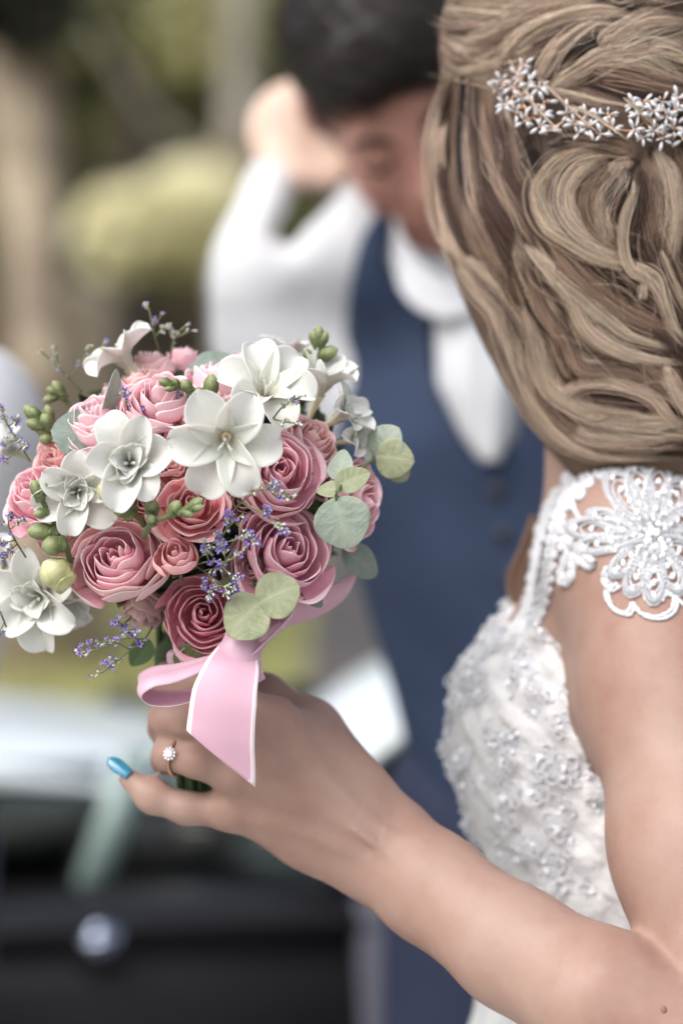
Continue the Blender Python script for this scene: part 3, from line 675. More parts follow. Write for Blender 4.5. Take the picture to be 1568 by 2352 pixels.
# near arm
VIEW = AF
BF.chain(PL([(1475, 1262, 1.545), (1535, 1600, 1.505), (1597, 1950, 1.45), (1665, 2340, 1.405)]), [0.0545, 0.0505, 0.046, 0.040], 0.03)
BF.cap(P(1640, 2440, 1.390), P(1385, 2300, 1.408), 0.040, 0.0405, 0.006)
BF.cap(P(1385, 2300, 1.408), P(1180, 2178, 1.440), 0.0405, 0.0352, 0.012, flat=(VIEW, 0.9))
BF.cap(P(1180, 2178, 1.440), P(990, 2038, 1.470), 0.0352, 0.0325, 0.012, flat=(VIEW, 0.82))
BF.cap(P(990, 2038, 1.470), P(868, 1944, 1.487), 0.0325, 0.0328, 0.012, flat=(VIEW, 0.68))
BF.cap(P(868, 1944, 1.487), P(752, 1860, 1.487), 0.0328, 0.0385, 0.012, flat=(VIEW, 0.46))
BF.cap(P(752, 1860, 1.487), P(655, 1775, 1.485), 0.0385, 0.036, 0.012, flat=(VIEW, 0.40))
mcp = [(636, 1650, 1.474), (566, 1702, 1.466), (536, 1782, 1.468), (528, 1862, 1.478)]
for (x, y, d), (wx, wy), r_ in zip(mcp, ((845, 1885), (850, 1915), (848, 1945), (830, 1975)), (0.0125, 0.0125, 0.012, 0.0115)):
    BF.cap(P(wx, wy, 1.487), P(x, y, d), 0.013, r_, 0.014)
for i, (x, y, d) in enumerate(mcp):      # extensor tendons on the back of the hand
    BF.cap(P(x + 5, y, d - 0.0076), P(835 - 4 * i, 1890 + 18 * i, 1.4700), 0.0060, 0.0036, 0.005)
    BF.ell(P(x, y, d - 0.004), I3, (0.0095, 0.0095, 0.0095), 0.006)
BF.chain(PL([(636, 1650, 1.474), (455, 1572, 1.462), (388, 1560, 1.474), (378, 1585, 1.500), (430, 1610, 1.522)]), [0.0115, 0.0105, 0.0102, 0.0090, 0.0075], 0.006)
BF.chain(PL([(566, 1702, 1.466), (440, 1655, 1.457), (382, 1650, 1.467), (374, 1672, 1.496), (432, 1690, 1.520)]), [0.0118, 0.0108, 0.0106, 0.0092, 0.0078], 0.005)
BF.chain(PL([(536, 1782, 1.468), (450, 1748, 1.458), (388, 1733, 1.467), (380, 1745, 1.495), (438, 1758, 1.520)]), [0.0112, 0.0100, 0.0100, 0.0088, 0.0074], 0.005)
BF.chain(PL([(528, 1862, 1.478), (425, 1856, 1.476), (350, 1830, 1.478), (296, 1789, 1.480)]), [0.0112, 0.0092, 0.0088, 0.0068], 0.008)
for a_, b_ in (((600, 1760), (930, 1985)), ((690, 1740), (840, 1880)), ((640, 1880), (800, 1960)), ((840, 1880), (1000, 1990))):   # veins
    a3, b3 = P(a_[0], a_[1], 1.4655 if a_[0] < 700 else 1.4665), P(b_[0], b_[1], 1.4665 if b_[0] < 900 else 1.4600); BF.cap(a3, b3, 0.0030, 0.0028, 0.004)
BF.ell(P(352, 1828, 1.478), I3, (0.0095, 0.009, 0.0098), 0.006)
BF.chain(PL([(850, 1830, 1.503), (722, 1662, 1.508), (610, 1592, 1.520), (505, 1560, 1.525)]), [0.016, 0.0128, 0.0108, 0.008], 0.012)
BF.cap(P(715, 1720, 1.498), P(800, 1830, 1.495), 0.020, 0.020, 0.015)
# far arm reaches the man behind her
BF.chain(PL([(1400, 1290, 1.76), (1450, 1650, 1.79), (1470, 1800, 1.86), (1380, 1650, 1.98)]), [0.046, 0.042, 0.036, 0.024], 0.02)
for q in range(5): BF.cap(P(1378, 1645, 1.985), P(1335 + 14 * q, 1560 + 8 * abs(q - 2), 2.03), 0.012, 0.007, 0.006)
V, Q = BF.surf(); V = relax(V, Q, 3, 0.5)
body_bvh = bvh_of(V, Q)
o = obj('body', fast_mesh('body', V, Q), M_skin, bride)
print('bride body', len(V))
def hit(bvh, x, y, off=0.0, dflt=1.5, cap=None):
    """surface point behind a photo position, lifted off towards its normal"""
    d = P(x, y, 1.0) - EYE; L = np.linalg.norm(d); d = d / L
    h = bvh.ray_cast(Vector(EYE), Vector(d), 3.0)
    if h[0] is None or (cap and h[3] > cap): return P(x, y, dflt), -AF
    return np.array(h[0]) + np.array(h[1]) * off, np.array(h[1])
# mole on the forearm
p, n_ = hit(body_bvh, 1523, 2319, 0.0004, 1.36); V_, Q_ = ellips(p, basis(n_), (0.0022, 0.0017, 0.0007), 10, 6)
obj('mole', fast_mesh('mole', V_, Q_), mat('mole_brown', (0.20, 0.10, 0.07), 0.6), bride)
# fingernails
def nail(p0, p1, w, up, bend=0.25, curve=0.35):
    p0, p1 = np.asarray(p0), np.asarray(p1); a = p1 - p0; L = np.linalg.norm(a); a = a / L; up = nrm(up - a * np.dot(up, a)); s = np.cross(a, up)
    G = []
    for v in np.linspace(0, 1, 11):
        ww = w * (0.85 + 0.35 * math.sin(v * 2.2)) * (math.sqrt(max(0.0, 1 - max(0, (v - 0.55) / 0.45) ** 2)) * 0.97 + 0.03)
        G.append([p0 + a * L * v + s * ww * u + up * (-(u ** 2) * ww * curve - bend * L * (v - 0.3) ** 2 * 0.4) for u in np.linspace(-1, 1, 9)])
    V, Q = shell(np.array(G), 0.0009); return V, Q
V_, Q_ = nail(P(298, 1779, 1.4735), P(249, 1740, 1.478), 0.0037, DIR(0.25, 0.35, 0.9)); obj('fingernail', fast_mesh('fingernail', V_, Q_), M_nail, bride, 'glossy blue pointed nail on the raised little finger')
for a_, b_ in (((432, 1612, 1.530), (470, 1622, 1.533)), ((434, 1692, 1.528), (474, 1700, 1.530)), ((440, 1760, 1.528), (478, 1768, 1.530))):
    V_, Q_ = nail(P(*a_), P(*b_), 0.0055, AF); obj('fingernail', fast_mesh('fingernail', V_, Q_), M_nail, bride)
# ring on the ring finger: a thing of its own
rg = thing('ring', 'rose gold ring with a clear stone on the bride\'s ring finger', 'ring', P(408, 1742, 1.462))
ax_ = nrm(P(388, 1733, 1.467) - P(450, 1748, 1.458)); rb = basis(ax_, -AF); cc_ = P(409, 1739, 1.4635)
th = np.linspace(0, 2 * np.pi, 41)
V_, Q_, T_ = tube([cc_ + rb @ np.array((math.cos(t) * 0.0111, math.sin(t) * 0.0111, 0)) for t in th], 0.0011, 8, cap=False); obj('band', fast_mesh('band', V_, Q_), M_gold, rg)
st = cc_ + nrm(DIR(-0.35, 0.25, 0.9)) * 0.0130
def gem(c, R, r, n=8):
    zs = [(-0.9, 0.05), (0.0, 1.0), (0.25, 0.95), (0.55, 0.6)]; th = np.linspace(0, 2 * np.pi, n, endpoint=False)
    V = np.array([[(math.cos(t) * q, math.sin(t) * q, z) for t in th] for z, q in zs]).reshape(-1, 3); V = np.vstack([V, (0, 0, 0.56)])
    k = np.arange(n); T = np.stack([np.full(n, 4 * n), 3 * n + k, 3 * n + (k + 1) % n], -1)
    return (V * r) @ R.T + c, grid_faces(n, 4, True), T
V_, Q_, T_ = gem(st, basis(nrm(DIR(-0.35, 0.25, 0.9))), 0.0026); obj('stone', fast_mesh('stone', V_, Q_, T_, smooth=False), M_diamond, rg)
hb = basis(nrm(DIR(-0.35, 0.25, 0.9)))
for k in range(10):
    c_ = st + hb @ np.array((math.cos(k * 0.628) * 0.0034, math.sin(k * 0.628) * 0.0034, -0.0005)); V_, Q_ = ellips(c_, I3, (0.0008,) * 3, 8, 5)
    obj('halo_stone', fast_mesh('halo_stone', V_, Q_), M_diamond, rg)

# ------------------------------------------------------------------ dress
DF = TF.copy(); X_, Y_, D_ = proj(DF)
gx, gy, gz = DF.grid()
wob = 0.0016 * (np.sin(gx * 190 + 1) * np.sin(gz * 170) + np.sin(gy * 210) * np.sin(gz * 260 + gx * 150)) + 0.0014 * np.sin(gx * 420 + gz * 390) * np.sin(gz * 350 - gy * 300 + 1)
p1, p2 = P(1225, 1405, 1.56), P(1330, 1568, 1.56); e = nrm(p2 - p1); nn = nrm(np.cross(e, AF)); nn = nn if nn[2] > 0 else -nn
pl = (gx - p1[0]) * nn[0] + (gy - p1[1]) * nn[1] + (gz - p1[2]) * nn[2]
pl = pl + 0.004 * np.abs(np.sin(gy * 160 + gx * 120))
low = (1.08 - gz)
pl = np.maximum(pl, (gz - P(1200, 1420, 1.6)[2]) + 0.003 * np.sin(gy * 180) + 0.002 * np.sin(gx * 300))
f = np.maximum(np.maximum(DF.f - 0.0075 - wob, pl), low)
DF.f = f.astype(np.float32); V, Q = DF.surf(); V = relax(V, Q, 1, 0.4)
bod_bvh = bvh_of(V, Q)
bodice = obj('bodice', fast_mesh('bodice', V, Q), M_satin, bride, 'white bodice covered with embroidered lace')
bodV, bodQ = V, Q
def cord(pts, r, seed=0, lump=0.35, sides=6, n=None):
    pts = np.asarray(pts); n = n or max(8, int(np.sum(np.linalg.norm(np.diff(pts, axis=0), axis=1)) / (r * 0.9)))
    q = spline(pts, n); rr = r * (1 + lump * np.sin(np.arange(n) * 2.1 + seed) * 0.6 + lump * 0.5 * np.sin(np.arange(n) * 0.9 + seed * 2)); rr[0] *= 0.5; rr[-1] *= 0.5
    return tube(q, rr, sides)
def motif_mesh(seed, R=0.0105):
    r = np.random.default_rng(seed); a = Acc(); npet = int(r.integers(4, 7)); ph0 = r.uniform(0, 6.28)
    for k in range(npet):
        ph = ph0 + k * 6.283 / npet + r.uniform(-0.2, 0.2); L = R * r.uniform(0.75, 1.15); w = L * 0.42
        d = np.array((math.cos(ph), math.sin(ph), 0)); s = np.array((-math.sin(ph), math.cos(ph), 0))
        for sc_ in (1.0, 0.55):
            lp = [d * L * 0.12 + d * L * sc_ * (0.5 - 0.5 * math.cos(t)) + s * w * sc_ * math.sin(t) * (0.7 + 0.3 * math.sin(t / 2)) + np.array((0, 0, 0.0002 + 0.0009 * math.sin(t / 2))) for t in np.linspace(0.15, 6.13, 12)]
            a.add(*cord(lp, 0.0008 * (1.0 if sc_ == 1 else 0.75), seed + k, n=22))
    for k in range(3):
        V_, Q_ = ellips((r.normal() * R * 0.3, r.normal() * R * 0.3, 0.0028), I3, (0.0014,) * 3, 8, 5); a.add(V_, Q_, m=1)
    return a.mesh('lace_motif')
motifs = [motif_mesh(s) for s in range(6)]
for m_ in motifs: m_.materials.append(M_lace); m_.materials.append(M_bead)
r = np.random.default_rng(3)
fc = bodV[bodQ].mean(1); fnm = nrm(np.cross(bodV[bodQ[:, 1]] - bodV[bodQ[:, 0]], bodV[bodQ[:, 3]] - bodV[bodQ[:, 0]]))
out_ok = (fc[:, 2] > 1.14); cand = np.flatnonzero(out_ok & (fnm[:, 1] < 0.35)); r.shuffle(cand); chosen = []
for i in cand:
    if all(np.sum((fc[i] - fc[j]) ** 2) > 0.0135 ** 2 for j in chosen): chosen.append(i)
    if len(chosen) >= 295: break
for i in chosen:
    nv = fnm[i]
    o = bpy.data.objects.new('lace_motif', motifs[r.integers(0, 6)]); C.objects.link(o); o.parent = bodice
    s_ = r.uniform(0.8, 1.15); o.matrix_basis = mat4(fc[i] - nv * 0.0003, basis(nv, r.normal(size=3)), (s_, s_, s_))
# shoulder lace: one continuous embroidered cap
lace = Acc(); r = np.random.default_rng(11)
def lpt(x, y, off=0.0025, bvh=None):
    return hit(bvh or body_bvh, x, y, off, 1.55)[0]
def petal_loop(cx, cy, tx, ty, w, rr=0.0009, fill=True, seed=0):
    c = np.array((cx, cy), float); t = np.array((tx, ty), float); a = t - c; L = np.linalg.norm(a); a /= L; s = np.array((-a[1], a[0]))
    def pt(th, k, off): q = c + a * L * (0.5 + k * (-0.5 * math.cos(th))) + s * w * k * math.sin(th) * (0.65 + 0.35 * math.sin(th / 2)); return lpt(q[0], q[1], off)
    for k, off, q in ((1.0, 0.0010, 1.15), (0.80, 0.0014, 0.9), (0.60, 0.0016, 0.8), (0.38, 0.0012, 0.7)):
        lace.add(*cord([pt(th, k, off) for th in np.linspace(0.05, 6.23, 16)], rr * q, seed))
    lace.add(*cord([pt(th, 0.90, 0.0016) for th in np.linspace(0.05, 6.23, 16)], rr * 0.5, seed + 1))
    if fill:
        for th in np.linspace(0.3, 6.0, int(max(12, L / 4))): lace.add(*tube([pt(th, 1.0, 0.0030), pt(th, 0.86, 0.0038), pt(th, 0.70, 0.0030)], rr * 0.5, 5))
        for k in np.linspace(0.25, 0.85, 4): q = c + a * L * k; V_, Q_ = ellips(lpt(q[0], q[1], 0.002), I3, (0.0016, 0.0016, 0.0022), 8, 5); lace.add(V_, Q_, m=1)
cx, cy = 1500, 1228
PET = [(1300, 1212, 30), (1318, 1262, 24), (1395, 1085, 38), (1450, 1062, 34), (1515, 1060, 34), (1572, 1100, 38), (1600, 1170, 34), (1402, 1325, 26), (1445, 1372, 30), (1500, 1392, 30), (1560, 1370, 30), (1610, 1300, 34), (1350, 1180, 24)]
for k, (tx, ty, w) in enumerate(PET): petal_loop(cx + (tx - cx) * 0.12, cy + (ty - cy) * 0.12, tx, ty, w, seed=k)
for k in range(26):
    an = r.uniform(0, 6.28); rr = r.uniform(0, 42); V_, Q_ = ellips(lpt(cx + math.cos(an) * rr, cy + math.sin(an) * rr, 0.003), I3, (0.0021, 0.0021, 0.0018), 8, 6); lace.add(V_, Q_, m=k % 3 == 0)
for k, (x, y) in enumerate([(1322, 1112), (1342, 1085), (1372, 1066), (1405, 1056), (1440, 1050), (1478, 1048), (1515, 1052), (1550, 1062)]):
    petal_loop(x, y + 12, x - 16 + r.uniform(-6, 6), y - 20, 13, 0.0018, False, k); petal_loop(x, y + 4, x + 14, y + 34, 12, 0.0017, False, k + 3)
for a_, b_, w in (((1310, 1262), (1292, 1240), 14), ((1312, 1270), (1298, 1342), 17), ((1322, 1268), (1362, 1300), 14), ((1305, 1225), (1286, 1200), 12), ((1330, 1265), (1352, 1262), 9)):
    petal_loop(*a_, *b_, w, 0.0021, False)
for cur in ([(1398, 1330), (1392, 1365), (1408, 1398), (1440, 1408), (1452, 1385)], [(1452, 1385), (1470, 1410), (1510, 1418), (1540, 1402), (1545, 1372), (1522, 1362), (1512, 1378)], [(1545, 1372), (1575, 1390), (1610, 1370)], [(1395, 1300), (1385, 1330), (1400, 1352), (1420, 1340)],
            [(1322, 1112), (1312, 1140), (1316, 1165), (1330, 1190)], [(1385, 1085), (1395, 1130), (1420, 1170), (1470, 1215)], [(1300, 1230), (1370, 1232), (1440, 1236), (1500, 1232)]):
    lace.add(*cord([lpt(x, y, 0.0012) for x, y in cur], 0.0014))
    lace.add(*cord([lpt(x + 7, y + 6, 0.001) for x, y in cur], 0.0012, 2))
# strap that runs down to the bust
strap = [(1296, 1128), (1272, 1180), (1258, 1235), (1250, 1290), (1240, 1345), (1226, 1395), (1204, 1438)]
for q_, o_ in ((0, 0.003), (14, 0.003), (-11, 0.003), (24, 0.002)): lace.add(*cord([lpt(x + q_, y, o_) for x, y in strap], 0.0017, q_))
for k, (x, y) in enumerate(spline(strap, 13)):
    petal_loop(x, y, x - 24 - 4 * (k % 2), y + 14, 10, 0.0018, False, k); petal_loop(x + 6, y, x + 26, y + 16, 9, 0.0016, False, k)
for k in range(60):
    an = r.uniform(0, 6.28); q = np.array((cx, cy)) + np.array((math.cos(an) * 95, math.sin(an) * 80)) * r.uniform(0.3, 1.6); V_, Q_ = ellips(lpt(q[0], q[1], 0.0045), I3, (0.0011,) * 3, 6, 4)
    if k % 2: lace.add(V_, Q_, m=1)
obj('lace_shoulder', lace, [M_lace, M_bead], bride, 'beaded white lace flower over the shoulder')
# skirt
ctr = P(1520, 1176, 1.67); zt = P(1520, 2180, 1.67)[2]
prof = [(0.0, 0.080), (0.012, 0.100), (0.03, 0.122), (0.06, 0.128), (0.12, 0.150), (0.30, 0.24), (0.6, 0.38), (0.85, 0.47), (zt - 0.01, 0.54)]
pp = spline(prof, 26); th = np.linspace(0, 2 * np.pi, 120, endpoint=False); G = []
for dz, rr in pp:
    fold = 1 + np.sin(th * 17 + dz * 1.5) * min(0.05, 0.012 + dz * 0.08) + np.sin(th * 7 + 1) * 0.02 * min(1, dz * 3)
    G.append(np.stack([ctr[0] + rr * fold * np.cos(th), ctr[1] + rr * fold * np.sin(th) * 0.95, np.full(120, max(0.008, zt - dz))], -1))
obj('skirt', fast_mesh('skirt', np.array(G), grid_faces(120, len(pp), True)[:, ::-1]), M_satin, bride, 'puffed white skirt below the waist')

# ------------------------------------------------------------------ groom
gc = P(886, 214, 2.2); gz_ = DIR(0.24, -0.66, 0.72); gy_ = DIR(-0.36, 0.70, 0.60); gy_ = nrm(gy_ - gz_ * np.dot(gy_, gz_)); gx_ = np.cross(gy_, gz_); GR = np.array([gx_, gy_, gz_]).T
def gp(x, u, f): return gc + gx_ * x + gy_ * u + gz_ * f
M_skin2g = M_skin2.copy(); M_skin2g.name = 'groom_skin_sun_hand'
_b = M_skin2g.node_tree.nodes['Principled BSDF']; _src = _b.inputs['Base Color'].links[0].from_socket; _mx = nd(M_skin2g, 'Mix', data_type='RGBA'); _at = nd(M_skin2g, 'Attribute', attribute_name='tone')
lk(M_skin2g, _at.outputs['Fac'], _mx.inputs[0]); lk(M_skin2g, _src, _mx.inputs[6]); _mx.inputs[7].default_value = (0.60, 0.44, 0.36, 1); lk(M_skin2g, _mx.outputs[2], _b.inputs['Base Color'])  # tone lightens the raised hand: sunlight painted into its colour
groom = thing('person', 'dark haired man in a navy waistcoat and white shirt looking down', 'person', (P(1200, 1176, 2.35)[0], P(1200, 1176, 2.35)[1], 0))
GB = Field((-0.20, 1.98, 0.0), (0.48, 2.66, 1.86), 0.0075)
def gbody(F_, g=0.0):
    F_.chain(PL([(1110, 720, 2.35), (1135, 1000, 2.35), (1190, 1300, 2.35), (1230, 1550, 2.35), (1240, 1800, 2.36)]), np.array([0.105, 0.130, 0.114, 0.096, 0.100]) + g, 0.05)
    F_.cap(P(870, 560, 2.28), P(1420, 640, 2.42), 0.058 + g, 0.07 + g, 0.06)
gbody(GB); GT = GB.copy()
for sx in (-1, 1):
    b = P(1235, 1850, 2.36); k_ = np.array((b[0] + sx * 0.075, b[1] + 0.02, 0.55)); a_ = np.array((b[0] + sx * 0.085, b[1] + 0.05, 0.06))
    GB.chain([b + (sx * 0.05, 0, 0), k_, a_], [0.080, 0.062, 0.045], 0.03); GB.cap(a_, a_ + (-0.05, -0.16, -0.02), 0.042, 0.035, 0.02)
GB.ell(gp(0.006, 0.03, -0.01), GR, (0.071, 0.105, 0.095), 0.01); GB.ell(gp(0.004, -0.04, 0.028), GR, (0.059, 0.095, 0.070), 0.03); GB.ell(gp(0, -0.098, 0.045), GR, (0.048, 0.034, 0.046), 0.03)
GB.ell(gp(0, -0.115, 0.075), GR, (0.022, 0.017, 0.018), 0.02); GB.cap(gp(0, 0.008, 0.094), gp(0, -0.036, 0.118), 0.009, 0.014, 0.012)
for s_ in (-1, 1):
    GB.ell(gp(0.014 * s_, -0.040, 0.105), GR, (0.009, 0.008, 0.010), 0.008); GB.cap(gp(0.012 * s_, 0.022, 0.090), gp(0.048 * s_, 0.020, 0.074), 0.009, 0.009, 0.012)
    GB.ell(gp(0.033 * s_, -0.002, 0.102), GR, (0.019, 0.014, 0.016), 0.014, 'sub'); GB.ell(gp(0.033 * s_, -0.003, 0.078), GR, (0.014, 0.012, 0.013), 0.004)
    GB.ell(gp(0.041 * s_, -0.035, 0.060), GR, (0.020, 0.020, 0.022), 0.02); GB.ell(gp(0.072 * s_, -0.008, -0.030), GR, (0.009, 0.028, 0.016), 0.006)
GB.cap(gp(-0.02, -0.070, 0.092), gp(0.02, -0.070, 0.092), 0.007, 0.007, 0.006); GB.cap(gp(-0.017, -0.081, 0.090), gp(0.017, -0.081, 0.090), 0.008, 0.008, 0.005)
GB.cap(gp(0, -0.08, -0.015), P(1080, 640, 2.32), 0.056, 0.062, 0.03)
ARM = [(870, 565, 2.28), (630, 620, 2.30), (652, 400, 2.34)]
GB.chain(PL(ARM), [0.045, 0.036, 0.026], 0.02)
for a_, b_ in (((735, 430), 0.018), ((700, 478), 0.017), ((662, 535), 0.012)): GB.cap(P(*a_, 2.08), P(*a_, 2.50), b_, b_, 0.02, 'sub')
GB.ell(P(680, 300, 2.35), basis(AF, AU, 0.25), (0.050, 0.048, 0.026), 0.02)
GB.ell(P(748, 352, 2.37), basis(AF, AU, 0.0), (0.040, 0.044, 0.026), 0.02)
for q, (x0, y0, x1, y1, x2, y2) in enumerate([(640, 240, 700, 205, 780, 240), (668, 285, 725, 262, 800, 300), (672, 312, 740, 310, 812, 345), (670, 345, 735, 358, 800, 385)]):
    GB.chain(PL([(x0, y0, 2.345), (x1, y1, 2.34), (x2, y2, 2.33)]), [0.0125, 0.0115, 0.0095], 0.008)
GB.chain(PL([(640, 360, 2.33), (690, 400, 2.32), (770, 412, 2.32)]), [0.014, 0.012, 0.010], 0.008)
GB.chain(PL([(1420, 640, 2.42), (1560, 950, 2.38), (1500, 1180, 2.25)]), [0.055, 0.045, 0.034], 0.02)
V, Q = GB.surf(); V = relax(V, Q, 1); gh = P(705, 325, 2.37); hand_sun = 1 - sstep(np.linalg.norm(V - gh, axis=1), 0.085, 0.115)
obj('body', fast_mesh('body', V, Q, tone=hand_sun), M_skin2g, groom)
# hair with short strands
HF = Field(gc - 0.17, gc + 0.2, 0.004)
HF.ell(gp(0.010, 0.042, -0.014), GR, (0.077, 0.101, 0.100), 0.01); HF.ell(gp(0.006, 0.112, 0.040), GR, (0.060, 0.034, 0.060), 0.03); HF.ell(gp(0.0, 0.09, 0.075), GR, (0.055, 0.030, 0.030), 0.02)
ax, ay, az = HF.grid(); cpt = gp(0, 0.060, 0.082); nn = nrm(gz_ - gy_ * 0.75); HF.f = np.maximum(HF.f, (ax - cpt[0]) * nn[0] + (ay - cpt[1]) * nn[1] + (az - cpt[2]) * nn[2] - 0.004).astype(np.float32)
V, Q = HF.surf(); V = relax(V, Q, 2); V = V + nrm(V - gc) * (0.006 * noise3(V, 90, 2))[:, None]
hair = Acc(); hair.add(V, Q, col=(0.012, 0.009, 0.008))
r = np.random.default_rng(4); fcs = V[Q].mean(1); fn_ = nrm(np.cross(V[Q[:, 1]] - V[Q[:, 0]], V[Q[:, 3]] - V[Q[:, 0]])); ii = r.integers(0, len(Q), 3500)
dirs = nrm(gz_ * 0.8 + gy_ * 0.25 + gx_ * 0.5 + r.normal(size=(3500, 3)) * 0.35); dirs = nrm(dirs - fn_[ii] * (dirs * fn_[ii]).sum(1)[:, None])
t = np.linspace(0, 1, 6)[None, :, None]; pth = fcs[ii][:, None] + dirs[:, None] * t * 0.030 + fn_[ii][:, None] * (0.008 * np.sin(t * 2.6)) - 0.002 * fn_[ii][:, None]
vv, qq, cc = strands(pth, np.full((3500, 6), 0.0007) * np.linspace(1, 0.3, 6), np.outer(r.uniform(0.6, 1.8, 3500), (0.022, 0.016, 0.014))); hair.add(vv, qq, col=cc)
obj('hair', hair, M_darkhair, groom)
for s_ in (-1, 1):
    V_, Q_, T_ = tube(spline([gp(0.014 * s_, 0.020, 0.101), gp(0.032 * s_, 0.028, 0.093), gp(0.052 * s_, 0.018, 0.074)], 8), [0.003, 0.0045, 0.005, 0.005, 0.0045, 0.004, 0.003, 0.002], 8); 0
M_dk = mat('brow_hair', (0.015, 0.01, 0.01), 0.7)
for s_ in (-1, 1):
    V_, Q_, T_ = tube(spline([gp(0.014 * s_, 0.020, 0.101), gp(0.032 * s_, 0.028, 0.093), gp(0.052 * s_, 0.018, 0.074)], 8), [0.002, 0.003, 0.0034, 0.0034, 0.003, 0.0028, 0.002, 0.0015], 8); obj('eyebrow', fast_mesh('eyebrow', V_, Q_, T_), M_dk, groom)
    V_, Q_, T_ = tube(spline([gp(0.020 * s_, -0.006, 0.088), gp(0.034 * s_, -0.011, 0.091), gp(0.048 * s_, -0.006, 0.080)], 8), 0.0022, 6); obj('eyelashes', fast_mesh('eyelashes', V_, Q_, T_), M_dk, groom)
# shirt
SF = Field((-0.24, 1.98, 0.85), (0.48, 2.66, 1.80), 0.0075); gbody(SF, 0.012)
SF.chain(PL([(870, 570, 2.28), (618, 600, 2.30), (650, 440, 2.34)]), [0.058, 0.052, 0.036], 0.02)
SF.cap(P(622, 618, 2.30), P(640, 670, 2.31), 0.050, 0.04, 0.03)
SF.ell(P(700, 800, 2.33), I3, (0.085, 0.06, 0.075), 0.05); SF.ell(P(700, 960, 2.36), I3, (0.07, 0.06, 0.10), 0.05)
SF.chain(PL([(1420, 640, 2.42), (1560, 950, 2.38), (1500, 1180, 2.25)]), [0.066, 0.055, 0.044], 0.03)
for a_, b_ in (((735, 430), 0.016), ((700, 478), 0.015), ((662, 535), 0.010)): SF.cap(P(*a_, 2.08), P(*a_, 2.44), b_, b_, 0.03, 'sub')
ax, ay, az = SF.grid(); SF.f = (SF.f - 0.004 * np.sin(ax * 22 + az * 38 + 1) * (ax < 0.02) - 0.001 * np.sin(ax * 41 - az * 30 + 2)).astype(np.float32)
SF.f = np.maximum(SF.f, 1.10 - az + 0 * SF.f).astype(np.float32)
cy0 = P(1075, 625, 2.30); V, Q = SF.surf(); V = relax(V, Q, 1)
obj('shirt', fast_mesh('shirt', V, Q), M_shirt, groom)
cf = Acc(); nb = cy0; 
colr = [P(905, 560, 2.20), P(930, 640, 2.17), P(1010, 700, 2.16), P(1080, 690, 2.17), P(1150, 640, 2.2), P(1180, 580, 2.26)]
q = spline(colr, 20); up_ = nrm(AU * 0.9 + AF * 0.25); G = np.array([[p_ + up_ * (h - 0.35) * 0.045 * (1 + 0.2 * math.sin(i * 0.5)) - AF * 0.010 * abs(h - 0.5) for i, p_ in enumerate(q)] for h in np.linspace(0, 1, 6)])
V_, Q_ = shell(G, 0.004); obj('collar', fast_mesh('collar', V_, Q_), M_shirt, groom)
q = PL([(1040, 690, 2.19), (1075, 790, 2.175), (1090, 880, 2.17), (1110, 980, 2.175), (1125, 1060, 2.18)]); q = spline(q, 22); wv = S(1, 2.18) * np.interp(np.linspace(0, 1, 22), [0, 0.25, 0.5, 0.8, 1], [40, 72, 85, 50, 18])
G = np.array([[p_ + AR * w_ * u - AF * (0.014 * (1 - u * u) + 0.002 * math.sin(8 * u + i * 0.3)) for u in np.linspace(-1, 1, 11)] for i, (p_, w_) in enumerate(zip(q, wv))])
V_, Q_ = shell(G, 0.004); obj('cravat', fast_mesh('cravat', V_, Q_), M_shirt, groom, 'white cravat between the waistcoat fronts')
# waistcoat
WF = Field((-0.06, 1.98, 0.80), (0.48, 2.66, 1.80), 0.0062); gbody(WF, 0.027)
X_, Y_, D_ = proj(WF)
poly = [(874, 462), (835, 540), (797, 680), (782, 800), (770, 1000), (795, 1300), (890, 1560), (940, 1800), (950, 2500), (1900, 2500), (1900, 400), (1300, 560), (1190, 700), (1190, 1000), (1135, 1075), (1072, 1000), (1000, 860), (990, 780), (1010, 700), (935, 662), (884, 610), (905, 520)]
sd = poly_sdf(X_, Y_, poly) * S(1, 2.25); front = D_ < 2.40
ax, ay, az = WF.grid(); lowc = (1.06 - az) + 0 * sd
WF.f = np.maximum(np.maximum(WF.f, np.where(front, sd, -0.01)), lowc); TFf = np.maximum(WF.f, 0).astype(np.float32)
WF.f = (WF.f - 0.002 * np.sin(ax * 50 + az * 35)).astype(np.float32)
V, Q = WF.surf(); V = relax(V, Q, 1); wc = obj('waistcoat', fast_mesh('waistcoat', V, Q), M_navy, groom, 'navy blue waistcoat')
wb = bvh_of(V, Q)
for x, y in ((1140, 1130), (1155, 1230), (1172, 1330)):
    p, n_ = hit(wb, x, y, 0.001, 2.2); V_, Q_ = ellips(p, basis(n_), (0.008, 0.008, 0.003), 14, 6); obj('button', fast_mesh('button', V_, Q_), M_button, wc)
p, n_ = hit(wb, 900, 760, 0.004, 2.2)
